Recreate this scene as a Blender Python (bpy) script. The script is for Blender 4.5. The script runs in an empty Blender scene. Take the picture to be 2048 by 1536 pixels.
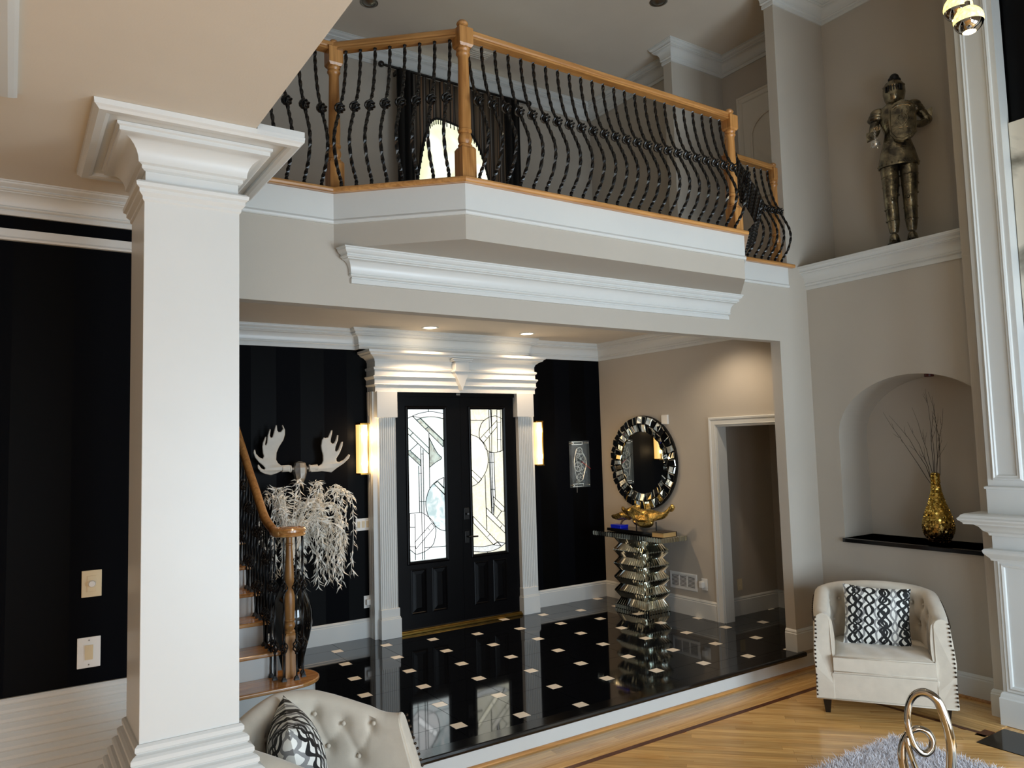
import bpy, math, random
from mathutils import Vector, Matrix
random.seed(7)
C = bpy.context.scene.collection
SC = bpy.context.scene
R = math.radians
PI = math.pi

# ------------------------------------------------------------------ camera, light, exposure
cam_data = bpy.data.cameras.new('camera')
cam = bpy.data.objects.new('camera', cam_data)
C.objects.link(cam)
SC.camera = cam
cam_data.sensor_width = 36.0
cam_data.lens = 1522.741 / 2048 * 36.0
cam_data.clip_start = 0.05
def cam_axes(yaw, pitch, roll):
    f = Vector((math.sin(yaw)*math.cos(pitch), math.cos(yaw)*math.cos(pitch), math.sin(pitch)))
    r0 = Vector((math.cos(yaw), -math.sin(yaw), 0)); u0 = r0.cross(f)
    r = r0*math.cos(roll) + u0*math.sin(roll)
    u = -r0*math.sin(roll) + u0*math.cos(roll)
    return r, u, f
_r, _u, _f = cam_axes(0.5842934, 0.07764977, -0.02775319)
mw = Matrix.Identity(4)
for i in range(3):
    mw[i][0] = _r[i]; mw[i][1] = _u[i]; mw[i][2] = -_f[i]
mw[0][3] = 0; mw[1][3] = 0; mw[2][3] = 2.0
cam.matrix_world = mw

SC.view_settings.view_transform = 'Standard'
SC.view_settings.look = 'None'
SC.view_settings.gamma = 1.0
SC.view_settings.use_curve_mapping = False
SC.view_settings.exposure = 0.56
try:
    SC.cycles.max_bounces = 8
    SC.cycles.diffuse_bounces = 4
    SC.cycles.glossy_bounces = 4
    SC.cycles.transmission_bounces = 4
    SC.cycles.sample_clamp_indirect = 6.0
    SC.cycles.caustics_reflective = False
    SC.cycles.caustics_refractive = False
except Exception:
    pass

world = bpy.data.worlds.new('world')
SC.world = world
world.use_nodes = True
wn = world.node_tree
wn.nodes['Background'].inputs[0].default_value = (0.75, 0.87, 1.0, 1)
wn.nodes['Background'].inputs[1].default_value = 0.4

def area(name, loc, target, sx, sy, power, color, spread=180):
    l = bpy.data.lights.new(name, 'AREA')
    l.shape = 'RECTANGLE'; l.size = sx; l.size_y = sy
    l.energy = power; l.color = color; l.spread = R(spread)
    o = bpy.data.objects.new(name, l); C.objects.link(o)
    o.location = loc
    d = Vector(target) - Vector(loc)
    o.rotation_euler = d.to_track_quat('-Z', 'Y').to_euler()
    return o
# daylight through the two wide windows in the wall behind the photographer
WIN_Y = -1.6
SKY = (0.71, 0.865, 1.0)
area('window_daylight', (2.05, WIN_Y+0.10, 1.35), (2.05, 6, 1.35), 1.9, 2.1, 66, SKY)
area('window_daylight', (4.55, WIN_Y+0.10, 1.35), (4.55, 6, 1.35), 1.9, 2.1, 142, SKY)
area('kitchen_side_fill', (-2.0, -4.38, 1.6), (-2.0, 6, 1.6), 2.4, 1.5, 60, (0.92, 0.95, 1.0))  # added fill to brighten the low ceiling; the wall behind has no window
def point(name, loc, power, color, radius=0.05):
    l = bpy.data.lights.new(name, 'POINT'); l.energy = power; l.color = color; l.shadow_soft_size = radius
    o = bpy.data.objects.new(name, l); C.objects.link(o); o.location = loc
    return o
def spot(name, loc, power, color, angle=100, blend=0.6, radius=0.05):
    l = bpy.data.lights.new(name, 'SPOT'); l.energy = power; l.color = color
    l.spot_size = R(angle); l.spot_blend = blend; l.shadow_soft_size = radius
    o = bpy.data.objects.new(name, l); C.objects.link(o); o.location = loc
    return o
WARM = (1.0, 0.70, 0.43)
# unseen warm fill spots added under the low ceiling, no fixtures, left and behind
for lx, ly in ((-1.6, -2.4), (-1.6, 0.0), (-3.0, -1.2), (-3.0, 1.6)):
    spot('kitchen_fill_spot', (lx, ly, 3.14), 70, (1.0, 0.84, 0.66), 95, 0.5, 0.06)

# ------------------------------------------------------------------ mesh helpers
class MB:
    def __init__(s):
        s.v = []; s.f = []; s.m = []
    def add(s, vs, fs, mi=0):
        b = len(s.v); s.v += [tuple(v) for v in vs]
        s.f += [tuple(i+b for i in f) for f in fs]; s.m += [mi]*len(fs)
        return s
    def box(s, x0, y0, z0, x1, y1, z1, mi=0):
        x0, x1 = min(x0,x1), max(x0,x1); y0, y1 = min(y0,y1), max(y0,y1); z0, z1 = min(z0,z1), max(z0,z1)
        return s.add([(x0,y0,z0),(x1,y0,z0),(x1,y1,z0),(x0,y1,z0),(x0,y0,z1),(x1,y0,z1),(x1,y1,z1),(x0,y1,z1)],
                     [(0,3,2,1),(4,5,6,7),(0,1,5,4),(1,2,6,5),(2,3,7,6),(3,0,4,7)], mi)
    def frustum(s, c0, h0, c1, h1, mi=0):
        # box with different half sizes at the two ends (z direction)
        (x,y,z),(a,b) = c0,h0; (X,Y,Z),(A,B) = c1,h1
        return s.add([(x-a,y-b,z),(x+a,y-b,z),(x+a,y+b,z),(x-a,y+b,z),(X-A,Y-B,Z),(X+A,Y-B,Z),(X+A,Y+B,Z),(X-A,Y+B,Z)],
                     [(0,3,2,1),(4,5,6,7),(0,1,5,4),(1,2,6,5),(2,3,7,6),(3,0,4,7)], mi)
    def prism(s, poly, z0, z1, fn=None, mi=0):
        n = len(poly)
        a = sum(poly[i][0]*poly[(i+1)%n][1]-poly[(i+1)%n][0]*poly[i][1] for i in range(n))
        if a < 0: poly = poly[::-1]
        fn = fn or (lambda u,v,w: (u,v,w))
        vs = [fn(u,v,z0) for u,v in poly] + [fn(u,v,z1) for u,v in poly]
        fs = [tuple(range(n-1,-1,-1)), tuple(range(n,2*n))] + [(i,(i+1)%n,n+(i+1)%n,n+i) for i in range(n)]
        return s.add(vs, fs, mi)
    def lathe(s, prof, c=(0,0,0), n=24, mi=0, sx=1, sy=1, caps=True):
        k = len(prof); vs = []
        for r, z in prof:
            for i in range(n):
                a = 2*PI*i/n
                vs.append((c[0]+r*math.cos(a)*sx, c[1]+r*math.sin(a)*sy, c[2]+z))
        fs = []
        for j in range(k-1):
            for i in range(n):
                fs.append((j*n+i, j*n+(i+1)%n, (j+1)*n+(i+1)%n, (j+1)*n+i))
        if caps:
            fs.append(tuple(range(n-1,-1,-1))); fs.append(tuple((k-1)*n+i for i in range(n)))
        return s.add(vs, fs, mi)
    def tube(s, path, r, n=8, mi=0, twist=0.0, cap=True, closed=False, flat=1.0):
        P = [Vector(p) for p in path]; k = len(P)
        rr = r if isinstance(r, (list, tuple)) else [r]*k
        vs = []; up = None
        for i in range(k):
            if closed: t = P[(i+1)%k]-P[i-1]
            else: t = P[min(i+1,k-1)]-P[max(i-1,0)]
            if t.length < 1e-9: t = Vector((0,0,1))
            t.normalize()
            if up is None:
                up = Vector((1,0,0)) if abs(t.x) < 0.9 else Vector((0,1,0))
            up = (up - t*up.dot(t))
            if up.length < 1e-6: up = Vector((0,1,0)) - t*t.y
            up.normalize(); b = t.cross(up)
            for j in range(n):
                a = 2*PI*j/n + twist*i
                vs.append(P[i] + (up*math.cos(a) + b*math.sin(a)*flat)*rr[i])
        fs = []
        for i in range(k if closed else k-1):
            i2 = (i+1) % k
            for j in range(n):
                fs.append((i*n+j, i*n+(j+1)%n, i2*n+(j+1)%n, i2*n+j))
        if cap and not closed:
            fs.append(tuple(range(n-1,-1,-1))); fs.append(tuple((k-1)*n+j for j in range(n)))
        return s.add(vs, fs, mi)
    def sphere(s, c, r, n=16, m=10, mi=0, sc=(1,1,1)):
        prof = []
        for j in range(m+1):
            a = -PI/2 + PI*j/m
            prof.append((max(1e-4, r*math.cos(a)), r*math.sin(a)*sc[2]))
        return s.lathe(prof, c, n, mi, sc[0], sc[1])
    def sweep(s, path, prof, side=1, closed=False, fn=None, mi=0):
        """moulding: path in plan (u,v), profile of (out, w); closed profile loop, mitred corners"""
        fn = fn or (lambda u,v,w: (u,v,w))
        P = [Vector((a[0],a[1])) for a in path]; k = len(P); m = len(prof); vs = []
        for i in range(k):
            def nrm(a, b):
                d = (b-a).normalized(); return Vector((-d.y, d.x))*side
            if closed: n0, n1 = nrm(P[i-1],P[i]), nrm(P[i],P[(i+1)%k])
            elif i == 0: n0 = n1 = nrm(P[0],P[1])
            elif i == k-1: n0 = n1 = nrm(P[-2],P[-1])
            else: n0, n1 = nrm(P[i-1],P[i]), nrm(P[i],P[i+1])
            mm = (n0+n1)/(1+n0.dot(n1))
            for o, w in prof:
                q = P[i]+mm*o; vs.append(fn(q.x, q.y, w))
        fs = []
        for i in range(k if closed else k-1):
            i2 = (i+1) % k
            for j in range(m):
                fs.append((i*m+j, i*m+(j+1)%m, i2*m+(j+1)%m, i2*m+j))
        if not closed:
            fs.append(tuple(range(m-1,-1,-1))); fs.append(tuple((k-1)*m+j for j in range(m)))
        return s.add(vs, fs, mi)
    def grid(s, fn, nu, nv, mi=0, wrap_u=False):
        vs = [fn(i/(nu if wrap_u else nu-1), j/(nv-1)) for j in range(nv) for i in range(nu)]
        fs = []
        for j in range(nv-1):
            for i in range(nu if wrap_u else nu-1):
                i2 = (i+1) % nu
                fs.append((j*nu+i, j*nu+i2, (j+1)*nu+i2, (j+1)*nu+i))
        return s.add(vs, fs, mi)
    def mesh(s, name, mats):
        me = bpy.data.meshes.new(name)
        me.from_pydata(s.v, [], s.f)
        for mt in (mats if isinstance(mats, (list,tuple)) else [mats]): me.materials.append(mt)
        if any(s.m): me.polygons.foreach_set('material_index', s.m)
        me.update()
        return me
    def build(s, name, mats, parent=None, smooth=False, bevel=0.0, seg=2, loc=None, recalc=False):
        me = s.mesh(name, mats)
        if recalc:
            import bmesh
            bm = bmesh.new(); bm.from_mesh(me); bmesh.ops.recalc_face_normals(bm, faces=bm.faces); bm.to_mesh(me); bm.free()
        if smooth:
            me.shade_smooth() if smooth is True else shade_auto(me, smooth)
        return link(name, me, parent, bevel, seg, loc)
def shade_auto(me, ang):
    me.shade_smooth()
    try: me.set_sharp_from_angle(angle=R(ang))
    except Exception: pass
def link(name, me, parent=None, bevel=0.0, seg=2, loc=None):
    o = bpy.data.objects.new(name, me); C.objects.link(o)
    if parent is not None: o.parent = parent
    if loc is not None: o.location = loc
    if bevel > 0:
        b = o.modifiers.new('bevel', 'BEVEL'); b.width = bevel; b.segments = seg; b.limit_method = 'ANGLE'; b.angle_limit = R(40)
        b.harden_normals = False
    return o
def tag(o, label, cat, group=None):
    o['label'] = label; o['category'] = cat
    if group: o['group'] = group
    return o
def thing(name, label, cat, loc=(0,0,0), rz=0.0, group=None):
    o = bpy.data.objects.new(name, None); C.objects.link(o)
    o.location = loc; o.rotation_euler = (0,0,rz); o.empty_display_size = 0.1
    return tag(o, label, cat, group)
def struct(o):
    o['kind'] = 'structure'; return o
def copy_tree(o, parent=None):
    c = o.copy(); C.objects.link(c); c.parent = parent
    for ch in list(o.children): copy_tree(ch, c)
    return c
def crom(pts, n=6, closed=False):
    P = [Vector(p) for p in pts]; out = []; k = len(P)
    rng = range(k if closed else k-1)
    for i in rng:
        if closed: p0,p1,p2,p3 = P[i-1],P[i],P[(i+1)%k],P[(i+2)%k]
        else: p0,p1,p2,p3 = P[max(i-1,0)],P[i],P[i+1],P[min(i+2,k-1)]
        for j in range(n):
            t = j/n
            out.append(0.5*((2*p1)+(p2-p0)*t+(2*p0-5*p1+4*p2-p3)*t*t+(3*p1-p0-3*p2+p3)*t**3))
    if not closed: out.append(P[-1])
    return out

# ------------------------------------------------------------------ materials
def lin(c):
    return tuple(((x/255)/12.92 if x/255 <= 0.04045 else ((x/255+0.055)/1.055)**2.4) for x in c) + (1.0,)
def mat(name, rgb, rough=0.5, metal=0.0, var=0.0, scale=8.0, bump=0.0, bscale=60.0, coat=0.0, stretch=None, rgb2=None, spec=0.5, sheen=0.0, **kw):
    m = bpy.data.materials.new(name); m.use_nodes = True
    nt = m.node_tree; N = nt.nodes; L = nt.links
    p = N['Principled BSDF']
    base = lin(rgb)
    p.inputs['Base Color'].default_value = base
    p.inputs['Roughness'].default_value = rough
    p.inputs['Metallic'].default_value = metal
    p.inputs['Specular IOR Level'].default_value = spec
    if coat: p.inputs['Coat Weight'].default_value = coat; p.inputs['Coat Roughness'].default_value = 0.06
    if sheen: p.inputs['Sheen Weight'].default_value = sheen
    tc = N.new('ShaderNodeTexCoord'); src = tc.outputs['Object']
    if stretch:
        mp = N.new('ShaderNodeMapping'); mp.inputs['Scale'].default_value = stretch
        L.new(src, mp.inputs['Vector']); src = mp.outputs['Vector']
    if var or rgb2:
        no = N.new('ShaderNodeTexNoise'); no.inputs['Scale'].default_value = scale; no.inputs['Detail'].default_value = 4
        L.new(src, no.inputs['Vector'])
        mx = N.new('ShaderNodeMix'); mx.data_type = 'RGBA'
        c2 = lin(rgb2) if rgb2 else tuple(min(1, x*(1+var)) for x in base[:3])+(1,)
        c1 = base if rgb2 else tuple(x*(1-var) for x in base[:3])+(1,)
        mx.inputs[6].default_value = c1; mx.inputs[7].default_value = c2
        rp = N.new('ShaderNodeValToRGB'); rp.color_ramp.elements[0].position = 0.35; rp.color_ramp.elements[1].position = 0.65
        L.new(no.outputs['Fac'], rp.inputs['Fac']); L.new(rp.outputs['Color'], mx.inputs[0])
        L.new(mx.outputs[2], p.inputs['Base Color'])
    if bump:
        n2 = N.new('ShaderNodeTexNoise'); n2.inputs['Scale'].default_value = bscale; n2.inputs['Detail'].default_value = 3
        L.new(src, n2.inputs['Vector'])
        bp = N.new('ShaderNodeBump'); bp.inputs['Strength'].default_value = bump; bp.inputs['Distance'].default_value = 0.01
        L.new(n2.outputs['Fac'], bp.inputs['Height']); L.new(bp.outputs['Normal'], p.inputs['Normal'])
    return m
def emis(name, rgb, strength, rgb2=None, scale=12):
    m = bpy.data.materials.new(name); m.use_nodes = True
    nt = m.node_tree; N = nt.nodes; L = nt.links
    p = N['Principled BSDF']
    p.inputs['Base Color'].default_value = (0.5,0.5,0.5,1); p.inputs['Roughness'].default_value = 0.2
    p.inputs['Emission Color'].default_value = lin(rgb); p.inputs['Emission Strength'].default_value = strength
    if rgb2:
        tc = N.new('ShaderNodeTexCoord'); no = N.new('ShaderNodeTexNoise'); no.inputs['Scale'].default_value = scale; no.inputs['Detail'].default_value = 6
        no.inputs['Distortion'].default_value = 1.2
        L.new(tc.outputs['Object'], no.inputs['Vector'])
        rp = N.new('ShaderNodeValToRGB'); rp.color_ramp.elements[0].position = 0.38; rp.color_ramp.elements[1].position = 0.62
        rp.color_ramp.elements[0].color = lin(rgb); rp.color_ramp.elements[1].color = lin(rgb2)
        L.new(no.outputs['Fac'], rp.inputs['Fac']); L.new(rp.outputs['Color'], p.inputs['Emission Color'])
    return m
def wood(name, dark, light, rough=0.3, axis='X', coat=0.3):
    st = {'X': (1.2, 22, 22), 'Y': (22, 1.2, 22), 'Z': (22, 22, 1.2)}[axis]
    m = bpy.data.materials.new(name); m.use_nodes = True
    nt = m.node_tree; N = nt.nodes; L = nt.links; p = N['Principled BSDF']
    tc = N.new('ShaderNodeTexCoord'); mp = N.new('ShaderNodeMapping'); mp.inputs['Scale'].default_value = st
    oi = N.new('ShaderNodeObjectInfo'); ad = N.new('ShaderNodeVectorMath'); ad.operation = 'ADD'
    cx = N.new('ShaderNodeCombineXYZ'); mu = N.new('ShaderNodeMath'); mu.operation = 'MULTIPLY'; mu.inputs[1].default_value = 37
    L.new(oi.outputs['Random'], mu.inputs[0]); L.new(mu.outputs[0], cx.inputs[0]); L.new(mu.outputs[0], cx.inputs[1]); L.new(mu.outputs[0], cx.inputs[2])
    L.new(tc.outputs['Object'], mp.inputs['Vector']); L.new(mp.outputs[0], ad.inputs[0]); L.new(cx.outputs[0], ad.inputs[1])
    no = N.new('ShaderNodeTexNoise'); no.inputs['Scale'].default_value = 2.2; no.inputs['Detail'].default_value = 5; no.inputs['Distortion'].default_value = 0.4
    L.new(ad.outputs[0], no.inputs['Vector'])
    rp = N.new('ShaderNodeValToRGB'); rp.color_ramp.elements[0].position = 0.3; rp.color_ramp.elements[1].position = 0.7
    rp.color_ramp.elements[0].color = lin(dark); rp.color_ramp.elements[1].color = lin(light)
    L.new(no.outputs['Fac'], rp.inputs['Fac'])
    # each board a slightly different tone
    hv = N.new('ShaderNodeHueSaturation'); ma = N.new('ShaderNodeMapRange'); ma.inputs[3].default_value = 0.82; ma.inputs[4].default_value = 1.16
    L.new(oi.outputs['Random'], ma.inputs[0]); L.new(ma.outputs[0], hv.inputs['Value']); L.new(rp.outputs[0], hv.inputs['Color'])
    L.new(hv.outputs[0], p.inputs['Base Color'])
    p.inputs['Roughness'].default_value = rough
    p.inputs['Coat Weight'].default_value = coat; p.inputs['Coat Roughness'].default_value = 0.12
    return m

M = {}
M['wall'] = mat('greige_wall_paint', (185,178,167), 0.75, var=0.02, scale=2, bump=0.04, bscale=180)
M['wall_black'] = None
M['ceiling'] = mat('ceiling_paint', (216,208,195), 0.8, var=0.015, scale=3, bump=0.03, bscale=150)
M['white'] = mat('white_trim_paint', (213,215,213), 0.32, var=0.012, scale=4)
M['white_dark'] = mat('ivory_plastic', (222,205,170), 0.35, var=0.02)
M['plastic'] = mat('white_plastic', (235,235,232), 0.3, var=0.01)
M['oak'] = wood('golden_oak', (158,106,54), (204,150,88), 0.3, 'X', 0.4)
M['oak_z'] = wood('golden_oak_upright', (154,102,52), (202,148,86), 0.34, 'Z', 0.12)
M['oak_y'] = wood('golden_oak_tread', (168,112,58), (214,158,94), 0.22, 'X', 0.5)
M['floor_oak'] = wood('oak_floor_board', (196,146,82), (232,190,124), 0.22, 'X', 0.35)
M['walnut'] = wood('dark_inlay_board', (70,38,22), (104,58,34), 0.25, 'X', 0.3)
M['iron'] = mat('black_iron', (5,5,6), 0.34, 0.0, var=0.2, scale=40, coat=0.12)
M['iron_stair'] = mat('satin_black_iron', (5,5,6), 0.5, 0.0, var=0.2, scale=40)
M['blacktile'] = mat('polished_black_granite', (7,8,11), 0.05, var=0.3, scale=60, rgb2=(14,16,20), spec=0.7)
M['creamtile'] = mat('cream_marble_inset', (248,240,226), 0.12, var=0.04, scale=20)
M['grout'] = mat('dark_grout', (96,98,100), 0.7, var=0.1)
M['granite'] = mat('black_granite_slab', (9,9,10), 0.1, var=0.3, scale=70, rgb2=(18,18,20), spec=0.6)
M['doorblack'] = mat('black_door_paint', (3,3,5), 0.35, var=0.2, scale=10, spec=0.14)
M['lead'] = mat('dark_lead_came', (30,32,34), 0.35, 0.8, var=0.1)
M['brass'] = mat('aged_brass', (150,120,60), 0.3, 1.0, var=0.15, scale=12)
M['chrome'] = mat('polished_chrome', (190,182,170), 0.05, 1.0, var=0.02)
M['silver'] = mat('silver_leaf', (214,210,202), 0.3, 0.85, var=0.08, scale=20)
M['mirror'] = mat('mirror_glass', (232,236,232), 0.02, 1.0, var=0.01)
M['bevelmirror'] = mat('bevelled_mirror_strip', (214,220,212), 0.07, 1.0, var=0.04)
M['antler'] = mat('white_resin_antler', (214,206,192), 0.45, var=0.06, scale=10)
M['willow'] = mat('cream_willow_leaf', (250,246,236), 0.5, var=0.05, scale=20)
M['gloss_black'] = mat('gloss_black_lacquer', (6,6,7), 0.08, var=0.2, coat=0.5)
M['fabric'] = mat('cream_velvet', (206,196,180), 0.85, var=0.04, scale=14, bump=0.12, bscale=400, sheen=0.4)
M['legs'] = mat('espresso_leg', (18,13,11), 0.25, var=0.2)
M['nail'] = mat('antique_nail', (70,60,52), 0.3, 1.0, var=0.1)
M['gold'] = mat('gold_leaf', (216,184,108), 0.25, 0.95, var=0.25, scale=25, bump=0.6, bscale=60)
M['gold_dark'] = None
M['bookpaper'] = mat('gilt_page_edge', (196,160,104), 0.45, 0.2, var=0.12, scale=6, stretch=(1,1,60))
M['bookcover'] = mat('dark_leather_cover', (30,18,14), 0.4, var=0.2)
M['blue'] = mat('cobalt_blue_box', (14,34,190), 0.3, var=0.1)
M['pewter'] = mat('antique_pewter_armour', (84,79,70), 0.26, 0.9, var=0.5, scale=14, rgb2=(165,154,128), bump=0.4, bscale=45)
M['pewter_dark'] = mat('blackened_steel', (34,32,29), 0.4, 0.7, var=0.4, scale=16, rgb2=(76,70,58), bump=0.5, bscale=50)
M['dark'] = mat('matt_black', (6,6,6), 0.6, var=0.1)  # plain black for cords, rods, mirror backing, plume and eye slots
M['twig'] = mat('dark_twig', (34,24,20), 0.6, var=0.2)
M['redplastic'] = mat('dark_red_lamp', (70,20,14), 0.4, var=0.1)
M['rug'] = mat('silver_shag_rug', (226,224,230), 0.8, var=0.14, scale=30, sheen=0.5)
M['hallwhite'] = mat('door_white_paint', (222,216,204), 0.4, var=0.01)
M['brown'] = mat('dark_curtain_velvet', (9,8,8), 0.8, var=0.2)
M['vent_in'] = mat('vent_shadow', (30,30,30), 0.8, var=0.1)
M['clear'] = mat('acrylic_sheet', (180,190,190), 0.05, var=0.02)
M['clear'].node_tree.nodes['Principled BSDF'].inputs['Alpha'].default_value = 0.07
M['redhand'] = mat('red_clock_hand', (170,20,24), 0.4, var=0.05)
M['gearmetal'] = mat('pale_gear_metal', (150,150,142), 0.35, 0.5, var=0.1)
M['nickel'] = mat('brushed_nickel', (150,148,142), 0.35, 1.0, var=0.05)
M['glass_cool'] = emis('frosted_pane_cool', (214,236,236), 0.78, (250,255,255), 30)
M['glass_white'] = emis('frosted_pane_white', (244,252,252), 0.85, (255,255,255), 20)
M['glass_green'] = emis('clear_pane_garden', (70,96,84), 0.55, (176,206,196), 16)
M['glass_pale'] = emis('clear_pane_pale_green', (196,222,212), 0.67, (226,240,232), 18)
M['glass_swirl'] = emis('swirl_pane', (150,186,190), 0.70, (246,252,252), 9)
M['glass_cream'] = emis('textured_pane_cream', (226,222,190), 0.67, (246,243,222), 24)
M['glass_cream2'] = emis('bevelled_pane_cream', (240,236,206), 0.70, (250,248,232), 14)
M['glass_grey'] = emis('textured_pane_grey', (206,212,210), 0.63, (240,244,242), 40)
M['hallpane'] = emis('bright_hall_window', (226,230,186), 0.8, (255,255,240), 3)
M['sconce'] = emis('amber_sconce_glass', (255,196,104), 0.85)
M['sconce_hot'] = emis('sconce_bulb_glow', (255,236,190), 9.0)
M['lamp'] = emis('lit_downlight', (255,236,205), 14.0)
M['pend_glow'] = emis('pendant_bulb', (255,226,150), 16.0)
M['pend_glass'] = emis('gold_crackle_glass', (250,226,110), 1.1, (255,248,170), 40)

# black wall with alternating satin and matt stripes
def stripe_wall():
    m = bpy.data.materials.new('black_striped_wall'); m.use_nodes = True
    nt = m.node_tree; N = nt.nodes; L = nt.links; p = N['Principled BSDF']
    tc = N.new('ShaderNodeTexCoord'); sx = N.new('ShaderNodeSeparateXYZ'); L.new(tc.outputs['Object'], sx.inputs[0])
    mu = N.new('ShaderNodeMath'); mu.operation = 'MULTIPLY'; mu.inputs[1].default_value = 1/0.46; L.new(sx.outputs[0], mu.inputs[0])
    fr = N.new('ShaderNodeMath'); fr.operation = 'FRACT'; L.new(mu.outputs[0], fr.inputs[0])
    gt = N.new('ShaderNodeMath'); gt.operation = 'GREATER_THAN'; gt.inputs[1].default_value = 0.5; L.new(fr.outputs[0], gt.inputs[0])
    mx = N.new('ShaderNodeMix'); mx.data_type = 'RGBA'; mx.inputs[6].default_value = lin((2,2,3)); mx.inputs[7].default_value = lin((3,4,8)); p.inputs['Specular IOR Level'].default_value = 0.06
    L.new(gt.outputs[0], mx.inputs[0]); L.new(mx.outputs[2], p.inputs['Base Color'])
    ma = N.new('ShaderNodeMapRange'); ma.inputs[3].default_value = 0.45; ma.inputs[4].default_value = 0.65; L.new(gt.outputs[0], ma.inputs[0])
    L.new(ma.outputs[0], p.inputs['Roughness'])
    return m
M['wall_black'] = stripe_wall()
# gold mosaic vase, base colour blends to a darker brown towards the foot
def vase_mat():
    m = mat('gold_darker_foot', (206,164,60), 0.2, 1.0)
    nt = m.node_tree; N = nt.nodes; L = nt.links; p = N['Principled BSDF']
    tc = N.new('ShaderNodeTexCoord'); sx = N.new('ShaderNodeSeparateXYZ'); L.new(tc.outputs['Object'], sx.inputs[0])
    ma = N.new('ShaderNodeMapRange'); ma.inputs[1].default_value = 0.05; ma.inputs[2].default_value = 0.22; L.new(sx.outputs[2], ma.inputs[0])
    mx = N.new('ShaderNodeMix'); mx.data_type = 'RGBA'; mx.inputs[6].default_value = lin((120,96,70)); mx.inputs[7].default_value = lin((206,176,92))
    L.new(ma.outputs[0], mx.inputs[0]); L.new(mx.outputs[2], p.inputs['Base Color'])
    return m
M['vase'] = vase_mat()
# striped curtain
def curtain_mat():
    m = mat('striped_curtain', (90,76,60), 0.8)
    nt = m.node_tree; N = nt.nodes; L = nt.links; p = N['Principled BSDF']
    tc = N.new('ShaderNodeTexCoord'); sx = N.new('ShaderNodeSeparateXYZ'); L.new(tc.outputs['Object'], sx.inputs[0])
    mu = N.new('ShaderNodeMath'); mu.operation = 'MULTIPLY'; mu.inputs[1].default_value = 1/0.12; L.new(sx.outputs[0], mu.inputs[0])
    fr = N.new('ShaderNodeMath'); fr.operation = 'FRACT'; L.new(mu.outputs[0], fr.inputs[0])
    rp = N.new('ShaderNodeValToRGB'); rp.color_ramp.interpolation = 'CONSTANT'
    cols = [(0,(104,88,70)),(0.22,(16,14,14)),(0.32,(104,88,70)),(0.42,(150,112,84)),(0.47,(60,52,44)),(0.62,(120,116,110)),(0.68,(60,52,44)),(0.8,(14,13,13)),(0.86,(92,78,62))]
    while len(rp.color_ramp.elements) < len(cols): rp.color_ramp.elements.new(0.5)
    for e, (ps, c) in zip(rp.color_ramp.elements, cols): e.position = ps; e.color = lin(c)
    L.new(fr.outputs[0], rp.inputs[0]); L.new(rp.outputs[0], p.inputs['Base Color'])
    return m
M['curtain'] = curtain_mat()
# pillow print: black and grey linked loops on white
def pillow_mat():
    m = mat('linked_loop_print', (240,240,236), 0.7)
    nt = m.node_tree; N = nt.nodes; L = nt.links; p = N['Principled BSDF']
    def math_(op, a, b=None):
        n = N.new('ShaderNodeMath'); n.operation = op
        for i, x in enumerate((a, b)):
            if x is None: continue
            if isinstance(x, (int, float)): n.inputs[i].default_value = x
            else: L.new(x, n.inputs[i])
        return n.outputs[0]
    tc = N.new('ShaderNodeTexCoord'); no = N.new('ShaderNodeTexNoise'); no.inputs['Scale'].default_value = 7
    L.new(tc.outputs['Object'], no.inputs['Vector'])
    sx = N.new('ShaderNodeSeparateXYZ'); L.new(tc.outputs['Object'], sx.inputs[0])
    sn = N.new('ShaderNodeSeparateXYZ'); L.new(no.outputs['Color'], sn.inputs[0])
    X = math_('ADD', sx.outputs[0], math_('MULTIPLY', math_('SUBTRACT', sn.outputs[0], 0.5), 0.06))
    Z = math_('ADD', sx.outputs[2], math_('MULTIPLY', math_('SUBTRACT', sn.outputs[1], 0.5), 0.08))
    def chain(pitch, off, freq, amp, w, ph):
        u = math_('FRACT', math_('ADD', math_('MULTIPLY', X, 1/pitch), off))
        d = math_('MULTIPLY', math_('SUBTRACT', u, 0.5), pitch)
        s = math_('MULTIPLY', math_('SINE', math_('ADD', math_('MULTIPLY', Z, freq), ph)), amp)
        a = math_('LESS_THAN', math_('ABSOLUTE', math_('SUBTRACT', d, s)), w)
        b = math_('LESS_THAN', math_('ABSOLUTE', math_('ADD', d, s)), w)
        return math_('MAXIMUM', a, b)
    blk = math_('MAXIMUM', chain(0.115, 0.0, 44, 0.027, 0.0105, 0.0), chain(0.17, 0.3, 56, 0.024, 0.010, 1.1))
    gry = chain(0.115, 0.5, 42, 0.02, 0.008, 0.8)
    m1 = N.new('ShaderNodeMix'); m1.data_type = 'RGBA'; m1.inputs[6].default_value = lin((236,236,230)); m1.inputs[7].default_value = lin((140,140,140))
    L.new(gry, m1.inputs[0])
    m2 = N.new('ShaderNodeMix'); m2.data_type = 'RGBA'; L.new(m1.outputs[2], m2.inputs[6]); m2.inputs[7].default_value = lin((14,16,18)); L.new(blk, m2.inputs[0])
    L.new(m2.outputs[2], p.inputs['Base Color'])
    return m
M['pillow'] = pillow_mat()
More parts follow.
